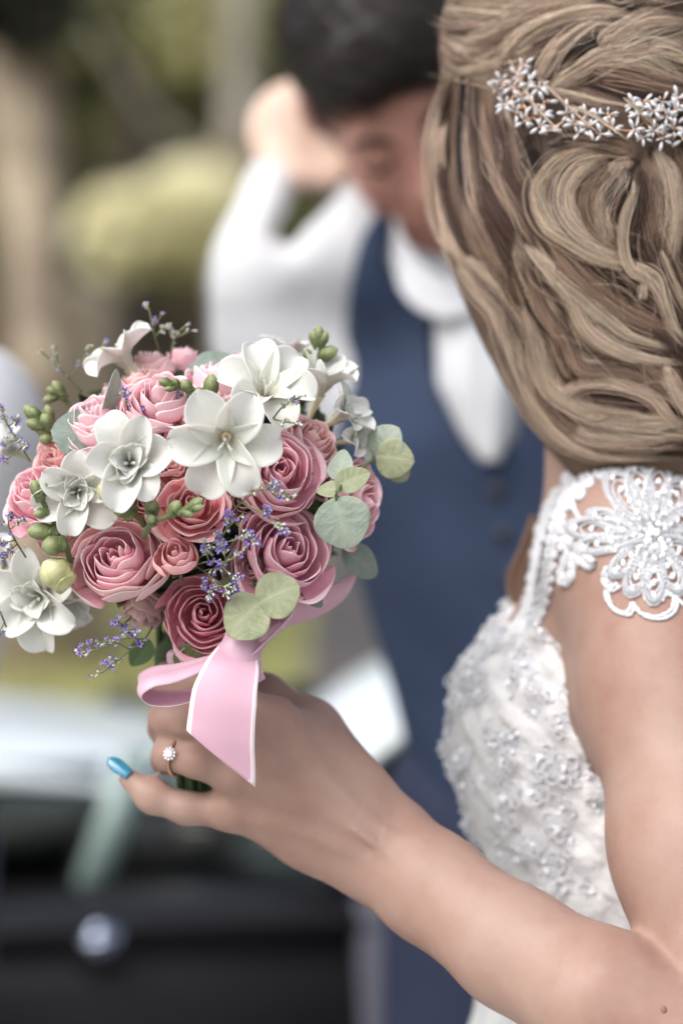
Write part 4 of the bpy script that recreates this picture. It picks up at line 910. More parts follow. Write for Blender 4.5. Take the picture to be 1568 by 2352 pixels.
# trousers
RF = Field((-0.10, 2.0, 0.02), (0.50, 2.66, 1.30), 0.009); b = P(1235, 1850, 2.36)
RF.chain(PL([(1232, 1580, 2.35), (1240, 1830, 2.36)]), [0.104, 0.116], 0.04)
for sx in (-1, 1):
    k_ = np.array((b[0] + sx * 0.078, b[1] + 0.02, 0.55)); a_ = np.array((b[0] + sx * 0.088, b[1] + 0.05, 0.07)); RF.chain([b + (sx * 0.05, 0, 0), k_, a_], [0.098, 0.080, 0.066], 0.03)
V, Q = RF.surf(); V = relax(V, Q, 1); obj('trousers', fast_mesh('trousers', V, Q), M_trouser, groom)
for sx in (-1, 1):
    a_ = np.array((b[0] + sx * 0.088, b[1] + 0.05, 0.05)); V_, Q_ = ellips(a_ + (-0.03, -0.08, 0), basis((0, 0, 1), (0.3, 1, 0)), (0.15, 0.052, 0.046), 18, 10, lambda L: np.stack([L[..., 0], L[..., 1], np.maximum(L[..., 2], -0.85)], -1)); obj('shoe', fast_mesh('shoe', V_, Q_), M_button, groom)

# ------------------------------------------------------------------ guest at the left edge
gs = thing('person', 'guest in a pale shirt whose shoulder shows at the left edge', 'person', (P(-330, 1176, 2.1)[0], P(-330, 1176, 2.1)[1], 0))
F1 = Field((-0.75, 1.78, 0.0), (-0.18, 2.4, 1.95), 0.0095); F2 = Field((-0.75, 1.78, 0.85), (-0.18, 2.4, 1.66), 0.0095)
def gbod(F_, g):
    F_.chain(PL([(-330, 1080, 2.08), (-370, 1450, 2.10), (-410, 1900, 2.12)]), [0.12 + g, 0.125 + g, 0.12 + g], 0.05)
    F_.cap(P(-92, 985, 2.02), P(-600, 1010, 2.14), 0.064 + g, 0.070 + g, 0.05)
    F_.chain(PL([(-92, 1000, 2.02), (-210, 1500, 2.03)]), [0.062 + g, 0.045 + g], 0.03)
    F_.chain(PL([(-600, 1010, 2.14), (-640, 1550, 2.1)]), [0.056 + g, 0.045 + g], 0.03)
gbod(F1, -0.006); gbod(F2, 0.004)
F1.cap(P(-210, 1500, 2.03), P(-350, 1750, 1.92), 0.036, 0.024, 0.02); F1.cap(P(-640, 1550, 2.1), P(-480, 1800, 1.98), 0.036, 0.024, 0.02)
for q in range(5): F1.cap(P(-330, 1750, 1.92), P(-390 - 12 * q, 1800 + 18 * q, 1.90), 0.016, 0.009, 0.01); F1.cap(P(-480, 1800, 1.98), P(-430 - 5 * q, 1830 + 14 * q, 1.92), 0.016, 0.009, 0.01)
h_ = P(-330, 470, 2.08); F1.ell(h_, I3, (0.078, 0.095, 0.115), 0.02); F1.ell(h_ + (0.0, 0.03, -0.06), I3, (0.055, 0.055, 0.065), 0.03); F1.cap(h_ - (0, 0, 0.09), P(-330, 1000, 2.1), 0.055, 0.06, 0.03); F1.cap(h_ + (0, 0.10, -0.01), h_ + (0, 0.115, -0.04), 0.008, 0.013, 0.01)
for sx in (-1, 1):
    F1.ell(h_ + (sx * 0.08, 0, -0.02), I3, (0.009, 0.018, 0.03), 0.005); F1.ell(h_ + (sx * 0.032, 0.102, 0), I3, (0.016, 0.012, 0.012), 0.01, 'sub')
    b = P(-420, 1950, 2.12); F1.chain([b + (sx * 0.06, 0, 0), (b[0] - 0.03 + sx * 0.08, b[1], 0.5), (b[0] - 0.03 + sx * 0.085, b[1], 0.06)], [0.08, 0.06, 0.045], 0.03)
V, Q = F1.surf(); V = relax(V, Q, 1); obj('body', fast_mesh('body', V, Q), M_skin2, gs)
ax, ay, az = F2.grid(); F2.f = np.maximum(F2.f - 0.003 * np.sin(ax * 70 + az * 50) * np.sin(az * 45), 0.9 - az).astype(np.float32)
V, Q = F2.surf(); V = relax(V, Q, 1); obj('shirt', fast_mesh('shirt', V, Q), M_shirt, gs)
F3 = Field((-0.85, 1.85, 0.02), (-0.2, 2.4, 1.30), 0.012); b = P(-420, 1950, 2.12); F3.cap(b + (0, 0, 0.12), b, 0.13, 0.135, 0.03)
for sx in (-1, 1): F3.chain([b + (sx * 0.06, 0, 0), (b[0] - 0.03 + sx * 0.08, b[1], 0.5), (b[0] - 0.03 + sx * 0.085, b[1], 0.08)], [0.100, 0.078, 0.065], 0.03)
V, Q = F3.surf(); obj('trousers', fast_mesh('trousers', V, Q), M_trouser, gs)
F4 = Field(h_ - 0.16, h_ + 0.17, 0.007); F4.ell(h_ + (0, -0.012, 0.025), I3, (0.088, 0.098, 0.105), 0.01); ax, ay, az = F4.grid(); F4.f = np.maximum(F4.f, (ay - h_[1] - 0.03) * 0.8 - (az - h_[2] - 0.04) * 0.6).astype(np.float32)
V, Q = F4.surf(); a = Acc(); a.add(V, Q, col=(0.05, 0.03, 0.02)); obj('hair', a, M_darkhair, gs)

# ================================================================== BRIDE'S HAIR
HB = Field((0.02, 1.38, 1.26), (0.40, 1.78, 1.87), 0.004)
HB.ell(hp_(0.0, 0.030, -0.016), HR, (0.093, 0.108, 0.104), 0.01)
HB.ell(P(1300, 150, 1.60), I3, (0.072, 0.075, 0.075), 0.03)
HB.ell(P(1140, 60, 1.60), I3, (0.032, 0.045, 0.045), 0.03)
HB.chain(PL([(1400, 330, 1.595), (1395, 500, 1.59), (1445, 680, 1.59), (1490, 840, 1.585), (1530, 970, 1.575)]), np.array([0.106, 0.106, 0.095, 0.085, 0.068]) - 0.004, 0.03)
HB.chain(PL([(1640, 400, 1.58), (1650, 900, 1.56)]), [0.07, 0.06], 0.03)
HB.ell(hp_(0, -0.03, 0.098), HR, (0.060, 0.080, 0.042), 0.015, 'sub')
V, Q = HB.surf(); V = relax(V, Q, 2); V = V + nrm(V - V.mean(0)) * (0.0015 * noise3(V, 120, 5))[:, None]
hb_bvh = bvh_of(V, Q)
hair_o = obj('hair', fast_mesh('hair', V, Q), M_hairbase, bride, 'long wavy blond hair pinned back with a braid')
LIGHT, MID, BROWN, DARK = (0.76, 0.575, 0.445), (0.37, 0.245, 0.18), (0.115, 0.066, 0.05), (0.025, 0.015, 0.012)  # DARK locks paint the shade in the gaps between lighter ones
# (points in the photo, half width px, tone, layer, strands)
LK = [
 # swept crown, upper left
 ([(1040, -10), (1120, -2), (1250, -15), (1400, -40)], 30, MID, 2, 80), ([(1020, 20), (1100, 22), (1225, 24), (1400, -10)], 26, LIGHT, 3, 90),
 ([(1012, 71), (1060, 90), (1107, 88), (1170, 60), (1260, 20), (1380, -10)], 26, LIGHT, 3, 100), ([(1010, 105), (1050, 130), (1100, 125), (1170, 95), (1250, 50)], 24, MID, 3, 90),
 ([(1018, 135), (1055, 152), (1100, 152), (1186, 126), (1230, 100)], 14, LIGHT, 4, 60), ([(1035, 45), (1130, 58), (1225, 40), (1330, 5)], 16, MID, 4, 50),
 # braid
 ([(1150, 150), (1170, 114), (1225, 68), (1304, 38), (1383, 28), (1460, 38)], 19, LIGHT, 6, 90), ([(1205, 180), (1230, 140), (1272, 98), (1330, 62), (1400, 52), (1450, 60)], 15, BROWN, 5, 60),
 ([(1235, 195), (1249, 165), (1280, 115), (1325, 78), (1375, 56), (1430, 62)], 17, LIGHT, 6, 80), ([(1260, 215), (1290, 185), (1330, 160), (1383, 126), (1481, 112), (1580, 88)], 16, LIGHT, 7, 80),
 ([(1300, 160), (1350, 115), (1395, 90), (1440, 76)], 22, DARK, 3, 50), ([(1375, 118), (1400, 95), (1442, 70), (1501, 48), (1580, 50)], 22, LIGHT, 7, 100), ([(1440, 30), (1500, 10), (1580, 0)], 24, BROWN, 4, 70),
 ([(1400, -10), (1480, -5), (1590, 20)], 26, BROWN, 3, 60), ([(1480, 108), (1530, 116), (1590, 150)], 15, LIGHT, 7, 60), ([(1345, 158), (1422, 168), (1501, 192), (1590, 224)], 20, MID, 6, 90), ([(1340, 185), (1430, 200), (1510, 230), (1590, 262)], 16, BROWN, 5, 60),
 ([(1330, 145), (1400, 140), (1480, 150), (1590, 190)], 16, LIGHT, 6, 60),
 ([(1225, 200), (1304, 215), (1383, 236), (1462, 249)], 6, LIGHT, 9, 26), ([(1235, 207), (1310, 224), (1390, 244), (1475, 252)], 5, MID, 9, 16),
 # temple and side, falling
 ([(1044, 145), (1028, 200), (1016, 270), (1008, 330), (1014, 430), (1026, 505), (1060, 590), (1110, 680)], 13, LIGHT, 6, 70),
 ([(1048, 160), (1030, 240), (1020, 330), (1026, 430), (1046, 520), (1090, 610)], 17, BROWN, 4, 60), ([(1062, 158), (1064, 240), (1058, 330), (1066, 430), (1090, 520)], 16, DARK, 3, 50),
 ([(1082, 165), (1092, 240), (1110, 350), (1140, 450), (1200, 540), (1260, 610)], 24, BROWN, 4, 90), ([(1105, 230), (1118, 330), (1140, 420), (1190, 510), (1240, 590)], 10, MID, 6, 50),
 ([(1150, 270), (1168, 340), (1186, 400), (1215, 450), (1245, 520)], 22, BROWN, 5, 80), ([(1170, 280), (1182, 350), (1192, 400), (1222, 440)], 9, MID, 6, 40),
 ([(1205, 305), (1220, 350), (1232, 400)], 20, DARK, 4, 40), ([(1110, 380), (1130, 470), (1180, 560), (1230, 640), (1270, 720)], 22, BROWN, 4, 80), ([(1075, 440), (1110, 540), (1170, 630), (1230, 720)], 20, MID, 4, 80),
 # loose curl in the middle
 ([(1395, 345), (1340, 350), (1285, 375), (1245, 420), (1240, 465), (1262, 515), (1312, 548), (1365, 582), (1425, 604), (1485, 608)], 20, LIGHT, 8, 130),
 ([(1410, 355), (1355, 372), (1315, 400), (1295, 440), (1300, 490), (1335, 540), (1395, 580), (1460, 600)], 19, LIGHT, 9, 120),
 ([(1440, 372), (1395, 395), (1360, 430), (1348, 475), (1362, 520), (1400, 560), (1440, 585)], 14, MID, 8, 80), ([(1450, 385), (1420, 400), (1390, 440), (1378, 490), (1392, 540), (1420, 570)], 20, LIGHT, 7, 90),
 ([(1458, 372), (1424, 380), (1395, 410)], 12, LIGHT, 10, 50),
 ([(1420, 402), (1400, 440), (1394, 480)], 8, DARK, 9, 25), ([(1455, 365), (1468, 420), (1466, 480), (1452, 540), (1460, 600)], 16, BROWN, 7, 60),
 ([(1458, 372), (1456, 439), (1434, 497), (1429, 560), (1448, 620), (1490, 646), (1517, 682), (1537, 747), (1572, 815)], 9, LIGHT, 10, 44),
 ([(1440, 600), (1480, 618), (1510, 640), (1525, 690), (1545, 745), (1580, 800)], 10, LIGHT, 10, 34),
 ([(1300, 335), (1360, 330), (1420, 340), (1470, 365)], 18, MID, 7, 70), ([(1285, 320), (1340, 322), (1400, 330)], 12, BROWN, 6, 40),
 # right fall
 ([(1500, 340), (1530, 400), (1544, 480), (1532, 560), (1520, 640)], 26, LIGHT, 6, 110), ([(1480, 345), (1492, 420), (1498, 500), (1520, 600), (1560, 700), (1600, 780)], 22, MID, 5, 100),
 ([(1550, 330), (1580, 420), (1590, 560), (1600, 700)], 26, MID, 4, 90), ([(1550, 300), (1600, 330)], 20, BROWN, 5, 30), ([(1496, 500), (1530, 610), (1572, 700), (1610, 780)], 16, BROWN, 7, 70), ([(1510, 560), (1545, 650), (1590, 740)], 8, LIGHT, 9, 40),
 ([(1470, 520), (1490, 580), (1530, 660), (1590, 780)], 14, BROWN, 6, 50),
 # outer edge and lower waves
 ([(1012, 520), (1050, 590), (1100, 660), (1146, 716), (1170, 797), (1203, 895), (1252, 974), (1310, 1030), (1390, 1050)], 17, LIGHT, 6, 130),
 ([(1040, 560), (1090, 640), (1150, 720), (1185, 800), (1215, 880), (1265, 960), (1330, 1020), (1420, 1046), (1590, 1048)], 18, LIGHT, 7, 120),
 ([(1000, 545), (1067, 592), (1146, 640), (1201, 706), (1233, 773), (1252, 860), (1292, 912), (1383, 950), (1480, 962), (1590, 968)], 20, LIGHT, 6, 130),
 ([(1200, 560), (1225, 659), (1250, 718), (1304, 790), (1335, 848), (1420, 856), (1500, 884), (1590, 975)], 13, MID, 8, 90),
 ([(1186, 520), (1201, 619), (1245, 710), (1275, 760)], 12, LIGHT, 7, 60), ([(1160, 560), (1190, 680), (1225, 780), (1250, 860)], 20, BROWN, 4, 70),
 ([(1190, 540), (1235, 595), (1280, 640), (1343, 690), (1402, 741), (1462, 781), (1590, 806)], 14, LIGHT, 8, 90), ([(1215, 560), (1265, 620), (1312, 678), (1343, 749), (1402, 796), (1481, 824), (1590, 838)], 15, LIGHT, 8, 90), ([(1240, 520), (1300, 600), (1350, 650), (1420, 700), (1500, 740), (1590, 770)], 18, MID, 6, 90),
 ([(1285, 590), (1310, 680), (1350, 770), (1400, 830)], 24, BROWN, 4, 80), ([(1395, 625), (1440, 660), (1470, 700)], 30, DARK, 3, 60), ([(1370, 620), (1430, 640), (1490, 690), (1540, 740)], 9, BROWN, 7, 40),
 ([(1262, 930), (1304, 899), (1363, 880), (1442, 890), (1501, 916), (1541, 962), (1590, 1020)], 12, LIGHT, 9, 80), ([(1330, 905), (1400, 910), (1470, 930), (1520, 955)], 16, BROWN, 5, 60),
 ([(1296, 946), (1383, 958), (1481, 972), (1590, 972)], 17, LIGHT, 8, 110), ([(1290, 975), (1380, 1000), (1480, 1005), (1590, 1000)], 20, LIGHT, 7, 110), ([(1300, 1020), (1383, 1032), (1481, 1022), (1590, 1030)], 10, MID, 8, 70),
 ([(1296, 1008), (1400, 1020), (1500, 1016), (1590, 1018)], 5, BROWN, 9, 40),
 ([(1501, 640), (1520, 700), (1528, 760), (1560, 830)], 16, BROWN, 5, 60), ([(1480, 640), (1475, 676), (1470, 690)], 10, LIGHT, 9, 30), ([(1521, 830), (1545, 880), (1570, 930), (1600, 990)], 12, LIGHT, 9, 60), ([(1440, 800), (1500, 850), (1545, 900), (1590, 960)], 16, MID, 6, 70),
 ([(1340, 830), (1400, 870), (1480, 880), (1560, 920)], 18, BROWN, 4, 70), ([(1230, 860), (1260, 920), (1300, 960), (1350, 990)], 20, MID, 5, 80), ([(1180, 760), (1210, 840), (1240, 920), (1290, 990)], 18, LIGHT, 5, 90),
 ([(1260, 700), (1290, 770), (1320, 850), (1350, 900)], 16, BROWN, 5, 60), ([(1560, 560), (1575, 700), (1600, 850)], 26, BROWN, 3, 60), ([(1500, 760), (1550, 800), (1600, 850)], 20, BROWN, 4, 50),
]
def hb_pt(x, y, off):
    """near surface of the hair mass at a photo position; past the outline, the rim depth"""
    p, n_ = hit(hb_bvh, x, y, 0.0, None) if False else (None, None)
    d = P(x, y, 1.0) - EYE; L = np.linalg.norm(d); h = hb_bvh.ray_cast(Vector(EYE), Vector(d / L), 1.85)
    if h[0] is None:
        for k in (12, 26, 45, 70, 100, 140):
            d2 = P(x + k, y - k * 0.25, 1.0) - EYE; L2 = np.linalg.norm(d2); h = hb_bvh.ray_cast(Vector(EYE), Vector(d2 / L2), 1.85)
            if h[0] is not None: break
    dep = 1.59 if h[0] is None else float(np.dot(np.array(h[0]) - EYE, AF))
    return P(x, y, dep - off)
rh = np.random.default_rng(21); paths, rads, tints = [], [], []
NS = 26
def add_lock(pts, w, tone, layer, n, jit=0.0, thick=1.0):
    pts = np.array(pts, float)
    if jit: pts = pts + rh.normal(size=pts.shape) * jit
    q2 = spline(pts, NS); C3 = np.array([hb_pt(x, y, 0.0008 * layer + 0.001) for x, y in q2])
    # keep depth smooth along the lock
    dep = (C3 - EYE) @ AF; k = np.hanning(13)[1:-1]; k = k / k.sum(); dp = np.convolve(np.pad(dep, 5, 'edge'), k, 'valid')
    tl = np.linspace(0, 1, NS); dp = dp + 0.0010 * max(0, min(layer, 10)) * (np.clip(1 - tl / 0.14, 0, 1) ** 2 + np.clip(1 - (1 - tl) / 0.14, 0, 1) ** 2)
    C3 = np.array([P(x, y, d) for (x, y), d in zip(q2, dp)])
    T = nrm(np.gradient(C3, axis=0)); side = nrm(np.cross(T, AF))
    W = S(w, 1.45) * np.interp(np.linspace(0, 1, NS), [0, 0.22, 0.75, 1], [0.35, 1.0, 1.0, 0.4])
    tw = rh.uniform(-1.2, 1.2); ph = rh.uniform(0, 6.28, (n, 1)); rad = np.sqrt(rh.random((n, 1))); tt = np.linspace(0, 1, NS)[None]
    s0 = rh.random((n, 1)) ** 1.3 * 0.26; s1 = 1 - rh.random((n, 1)) ** 1.3 * 0.30; tt = s0 + (s1 - s0) * tt
    an = rh.uniform(0, 6.28, (n, 1)) + tw * tt; rad = np.abs(rh.normal(size=(n, 1))) * 0.62
    a = rad * np.cos(an) ; b = rad * np.sin(an)
    wav = 0.14 * np.sin(tt * rh.uniform(2, 8, (n, 1)) + ph)
    fi = tt * (NS - 1); i0 = np.clip(fi.astype(int), 0, NS - 2); fr = (fi - i0)[..., None]
    Cs = C3[i0] * (1 - fr) + C3[i0 + 1] * fr; Ss = side[i0] * (1 - fr) + side[i0 + 1] * fr; Ws = (W[i0] * (1 - fr[..., 0]) + W[i0 + 1] * fr[..., 0]) * (1.25 if layer < 11 else 1.0)
    off = ((a + wav) * Ws)[..., None] * Ss - AF * (b * 0.42 * Ws)[..., None]
    p = Cs + off
    p = p + rh.normal(size=(n, 1, 3)) * 0.0002
    paths.append(p); th_ = rh.uniform(0.00010, 0.00022, (n, 1)) * thick * np.interp(np.linspace(0, 1, NS), [0, 0.1, 0.75, 1], [0.3, 1, 1, 0.2])[None]
    rads.append(th_)
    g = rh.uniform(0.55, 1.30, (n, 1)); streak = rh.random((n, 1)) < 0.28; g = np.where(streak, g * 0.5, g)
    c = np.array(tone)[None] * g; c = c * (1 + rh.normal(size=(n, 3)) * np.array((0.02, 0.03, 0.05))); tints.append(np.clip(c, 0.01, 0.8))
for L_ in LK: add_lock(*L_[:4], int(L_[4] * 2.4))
for k in range(150):   # looser hair between the locks, following their neighbours
    L_ = LK[rh.integers(0, len(LK))]; sh = rh.normal(size=2) * 16
    add_lock([(x + sh[0], y + sh[1]) for x, y in L_[0]], L_[1] * rh.uniform(0.5, 1.0), [MID, BROWN, DARK, BROWN, LIGHT][rh.integers(0, 5)], rh.uniform(0.0, 2.5), 40, 5)
for k in range(120):    # single stray hairs
    L_ = LK[rh.integers(0, len(LK))]; sh = rh.normal(size=2) * 22
    add_lock([(x + sh[0] * (1 + 0.6 * i), y + sh[1] * (1 - 0.3 * i)) for i, (x, y) in enumerate(L_[0])], 7, LIGHT, 13, 2, 10, 0.55)
for st_ in ([(1160, 130), (1200, 190), (1230, 260), (1300, 330)], [(1230, 170), (1320, 250), (1400, 330)], [(1430, 220), (1490, 270), (1560, 340)], [(1280, 240), (1360, 262), (1450, 330)]): add_lock(st_, 7, LIGHT, 22, 12, 4, 0.8)
for st_ in ([(1030, 175), (985, 168), (972, 170)], [(1180, 215), (1080, 195), (975, 172)], [(1090, 60), (1010, 45), (975, 22)], [(1130, 20), (1060, -2), (1030, -20)]): add_lock(st_, 4, LIGHT, 8, 3, 3, 0.7)
# lock that hangs on the far side of the neck
lk2 = [PL([(1240, 1190, 1.66), (1215, 1260, 1.66), (1188, 1320, 1.66), (1190, 1370, 1.66), (1215, 1400, 1.66)])]
C3 = spline(lk2[0], NS); side = nrm(np.cross(nrm(np.gradient(C3, axis=0)), AF)); n = 90; a = rh.normal(size=(n, 1)) * 0.0035; b = rh.normal(size=(n, 1)) * 0.003
paths.append(C3[None] + a[..., None] * side[None] - AF * b[..., None]); rads.append(np.full((n, NS), 0.0004)); tints.append(np.array(MID)[None] * rh.uniform(0.7, 1.5, (n, 1)))
Pm = np.concatenate(paths); Rm = np.concatenate(rads); Tm = np.concatenate(tints)
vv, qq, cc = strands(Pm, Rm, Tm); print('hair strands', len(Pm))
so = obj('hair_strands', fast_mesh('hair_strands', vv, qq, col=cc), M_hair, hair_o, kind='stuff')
so.matrix_parent_inverse = Matrix.Identity(4); so.parent = hair_o

# ------------------------------------------------------------------ hair ornament: gold wire sprays with pearly petals
comb = thing('hair_vine', 'gold wire hair vine with white petal crystals pinned in the bride\'s hair', 'hair ornament', hb_pt(1300, 280, 0.012))
def hpt(x, y, o=0.014): return hb_pt(x, y, o)
wire = Acc()
spine = [(1195, 140), (1185, 200), (1215, 260), (1262, 292), (1300, 278), (1345, 282), (1400, 292), (1448, 300), (1480, 280), (1530, 262), (1580, 250)]
wire.add(*tube(spline([hpt(x, y, 0.013) for x, y in spine], 60), 0.0006, 6))
rc = np.random.default_rng(8)
def petal_blob(c, R, L, w):
    th = np.linspace(0, 2 * np.pi, 10, endpoint=False); prof = [(0, 0.05), (0.15, 0.45), (0.45, 0.95), (0.7, 1.0), (0.9, 0.6), (1.0, 0.08)]
    V = np.array([[(math.cos(t) * w * q, math.sin(t) * w * q * 0.4, z * L) for t in th] for z, q in prof]).reshape(-1, 3); return V @ R.T + c, grid_faces(10, len(prof), True)
cl = [(1200, 150, 6), (1188, 172, 8), (1150, 185, 9), (1175, 200, 9), (1215, 190, 9), (1238, 200, 8), (1140, 205, 8), (1200, 225, 9), (1160, 240, 9), (1185, 258, 9), (1222, 240, 8), (1250, 235, 6), (1205, 278, 8), (1245, 262, 7), (1240, 290, 8), (1262, 300, 5),
      (1300, 262, 9), (1318, 285, 8), (1345, 262, 8), (1350, 290, 8), (1375, 275, 8), (1395, 262, 7), (1405, 295, 8), (1380, 308, 6), (1332, 302, 6),
      (1455, 240, 9), (1480, 232, 8), (1465, 262, 8), (1500, 255, 9), (1520, 235, 8), (1530, 268, 9), (1548, 250, 9), (1555, 225, 8), (1575, 262, 8), (1590, 240, 8), (1455, 298, 8), (1475, 315, 8), (1500, 300, 8), (1520, 318, 7), (1545, 295, 8), (1575, 300, 7), (1568, 320, 6)]
pmesh = {}
V_, Q_ = petal_blob(np.zeros(3), I3, 1.0, 0.44); pm_ = fast_mesh('crystal_petal', V_, Q_); pm_.materials.append(M_crystal)
cnt = 0
for (x, y, k) in cl:
    c = hpt(x, y, 0.012 + rc.uniform(0, 0.004)); near = min(spine, key=lambda s_: (s_[0] - x) ** 2 + (s_[1] - y) ** 2)
    wire.add(*tube(spline([hpt(near[0], near[1], 0.013), hpt((near[0] + x) / 2 + 4, (near[1] + y) / 2 + 5, 0.014), c], 8), 0.00045, 5))
    V_, Q_ = ellips(c, I3, (0.0012,) * 3, 8, 5); wire.add(V_, Q_)
    for j in range(k - 2):
        an = 6.28 * j / (k - 3) + rc.uniform(-0.6, 0.6); d = DIR(math.cos(an), math.sin(an), rc.uniform(-0.2, 0.5)); L = rc.uniform(0.0038, 0.0078)
        if cnt < 290:
            o = bpy.data.objects.new('crystal_petal', pm_); C.objects.link(o); o.parent = comb; o.matrix_parent_inverse = WM[comb].inverted(); o.matrix_basis = mat4(c + d * rc.uniform(-0.0005, 0.002), basis(d, -AF), (L, L, L)); cnt += 1
for k in range(26):
    i = rc.integers(0, len(cl)); c = hpt(cl[i][0] + rc.uniform(-14, 14), cl[i][1] + rc.uniform(-14, 14), 0.017); V_, Q_ = ellips(c, I3, (0.0010,) * 3, 8, 5); wire.add(V_, Q_)
obj('wire', wire, M_gold, comb)

# ================================================================== BOUQUET
bq = thing('bouquet', 'round bridal bouquet of pink roses and white freesias tied with pink ribbon', 'bouquet', P(445, 1840, 1.50))
BQM = WM[bq]
BC = (450, 1125, 1.505)
def dome(x, y, push=0.0):
    """depth of the flower dome at a photo position"""
    q = min(0.985, math.hypot((x - BC[0]) / 500, (y - BC[1]) / 400)); return BC[2] - 0.118 * math.sqrt(1 - q * q) + push
def dnormal(x, y, k=0.75):
    a, b = (x - BC[0]) / 500, -(y - BC[1]) / 400; q = min(0.97, math.hypot(a, b)); return DIR(a * k, b * k, math.sqrt(1 - q * q) + 0.15)
def bpart(name, me, m, M=None, parent=None, label=None, kind=None):
    o = obj(name, me, None, None, label, None, kind)
    if m is not None:
        ms = m if isinstance(m, (list, tuple)) else [m]
        if len(o.data.materials) == 0:
            for k in ms: o.data.materials.append(k)
        elif o.data.materials[0] is not ms[0]:
            for i, k in enumerate(ms): o.material_slots[i].link = 'OBJECT'; o.material_slots[i].material = k
    if parent is None: o.parent = bq; o.matrix_parent_inverse = BQM.inverted()
    else: o.parent = parent
    if M is not None: o.matrix_basis = M
    return o

# ---- roses: unit radius, opening towards +z
def rose_petal(rt, rb, zt, zb, half, th0, belly, curl, tip, thick, rs, nu=19, nv=15, spiral=0.10):
    u = np.linspace(-1, 1, nu)[None]; v = np.linspace(0, 1, nv)[:, None]
    ph = rs.uniform(0, 6.28, 5)
    rise = 1 - 0.30 * np.abs(u) ** 3.0 - 0.06 * np.cos(u * 5 + ph[0]) + tip * np.exp(-(u * 4) ** 2)
    vv = v * rise
    r = rb + (rt - rb) * (1 - (1 - np.clip(vv, 0, 1)) ** 1.6) + belly * np.sin(np.pi * np.clip(vv, 0, 1)) ** 1.2
    z = zb + (zt - zb) * vv
    c = sstep(vv, 0.74, 1.06); r = r + curl * c ** 1.6 * (1 - 0.45 * np.abs(u) ** 2); z = z - 0.55 * curl * c ** 2.6 * (1 - 0.5 * np.abs(u))
    r = r * (1 + spiral * u * (0.3 + 0.7 * v)) + (0.034 * np.sin(3.2 * u + ph[1]) + 0.016 * np.sin(8 * u + ph[2])) * v * (0.4 + rt)
    z = z + (0.022 * np.sin(7 * u + ph[3]) + 0.034 * np.sin(3 * u + ph[4])) * v ** 3
    w = half * (0.45 + 0.55 * np.sin(np.clip(v * 1.25 + 0.12, 0, 1.25) * np.pi / 2 / 1.25) ) 
    a = th0 + w * u + 0.05 * np.sin(v * 3 + ph[0])
    G = np.stack([r * np.cos(a), r * np.sin(a), z + 0 * a], -1)
    V, Q = shell(G, thick * (1.2 - 0.5 * v) + 0 * u)
    tone = (0.30 + 0.52 * vv ** 1.3 + (0.13 + 0.09 * np.sin(5 * u + ph[4])) * sstep(vv, 0.84, 1.0)) * (0.80 + 0.20 * min(1, rt * 1.6)); tone = np.clip(tone, 0, 1).ravel()
    return V, Q, np.concatenate([tone, tone * 0.92])
def make_rose(name, seed, n=25, outer=9, opened=0.5, inner_tight=1.0):
    rs = np.random.default_rng(seed); heart = Acc(); outs = []
    for i in range(n):
        t = i / (n - 1); rt = 0.05 + 0.80 * t ** 0.95 * (0.80 + 0.25 * opened); rb = 0.02 + 0.20 * t
        zt = 0.10 - 0.12 * (1 - t) ** 5 - (0.42 + 0.38 * opened) * t ** 1.5 + rs.uniform(-0.04, 0.04); zb = -1.05 + 0.02 * t
        half = lerp(1.75, 0.92, t ** 0.7) * rs.uniform(0.92, 1.08)
        belly = lerp(0.07, 0.20, t) * (1.25 - opened * 0.5); curl = lerp(0.006, 0.05 + 0.20 * opened, t ** 1.8) * rs.uniform(0.7, 1.3)
        V, Q, tn = rose_petal(rt, rb, zt, zb, half, i * 2.39996 + rs.uniform(-0.45, 0.45), belly, curl, 0.05 * t * rs.random(), 0.012, rs, nu=23 if t < 0.5 else 21, spiral=lerp(0.20, 0.08, t))
        if i < n - outer: heart.add(V, Q, tone=tn)
        else: outs.append(fast_mesh('petal', V, Q, tone=tn))
    V, Q = ellips((0, 0, -1.0), I3, (0.22, 0.22, 0.20), 14, 8); heart.add(V, Q, tone=0.2)
    # green sepals under the flower
    hm = heart.mesh(name + '_heart')
    sp = Acc()
    for k in range(5):
        a = k * 1.2566 + 0.3; u = np.linspace(-1, 1, 7)[None]; v = np.linspace(0, 1, 9)[:, None]; w = 0.16 * (1 - v) ** 0.7 + 0.005
        r = 0.2 + 0.55 * v; z = -1.12 + 0.42 * v ** 1.6; G = np.stack([r * math.cos(a) - u * w * math.sin(a), r * math.sin(a) + u * w * math.cos(a), z + 0.3 * w * u ** 2], -1); V, Q = shell(G, 0.015); sp.add(V, Q, tone=0.3)
    sp.add(*tube([(0, 0, -1.9), (0, 0, -1.1)], 0.07, 8), tone=0.1)
    return hm, outs, sp.mesh('sepals')
ROSES = [make_rose('rose', 41, 22, 9, 0.35), make_rose('rose', 52, 22, 9, 0.65), make_rose('rose', 63, 20, 9, 0.5), make_rose('rose', 74, 18, 8, 0.9), make_rose('rose', 85, 12, 5, 0.05)]
def rose(x, y, R, kind, m, axis=None, push=0.0, spin=0.0, sc3=(1, 1, 1), m_out=None, label=None):
    d = dome(x, y, push); ax = dnormal(x, y) if axis is None else DIR(*axis); rr = S(R * 1.19, d); B_ = basis(ax, AU, spin)
    hm, outs, sp = ROSES[kind]; M = mat4(P(x, y, d) - ax * 0.0, B_, tuple(rr * s for s in sc3))
    o = bpart('rose', hm, m, M, label=label)
    for me in outs: p_ = bpart('petal', me, m_out or m, parent=o)
    bpart('sepals', sp, M_bud, parent=o)
    return o
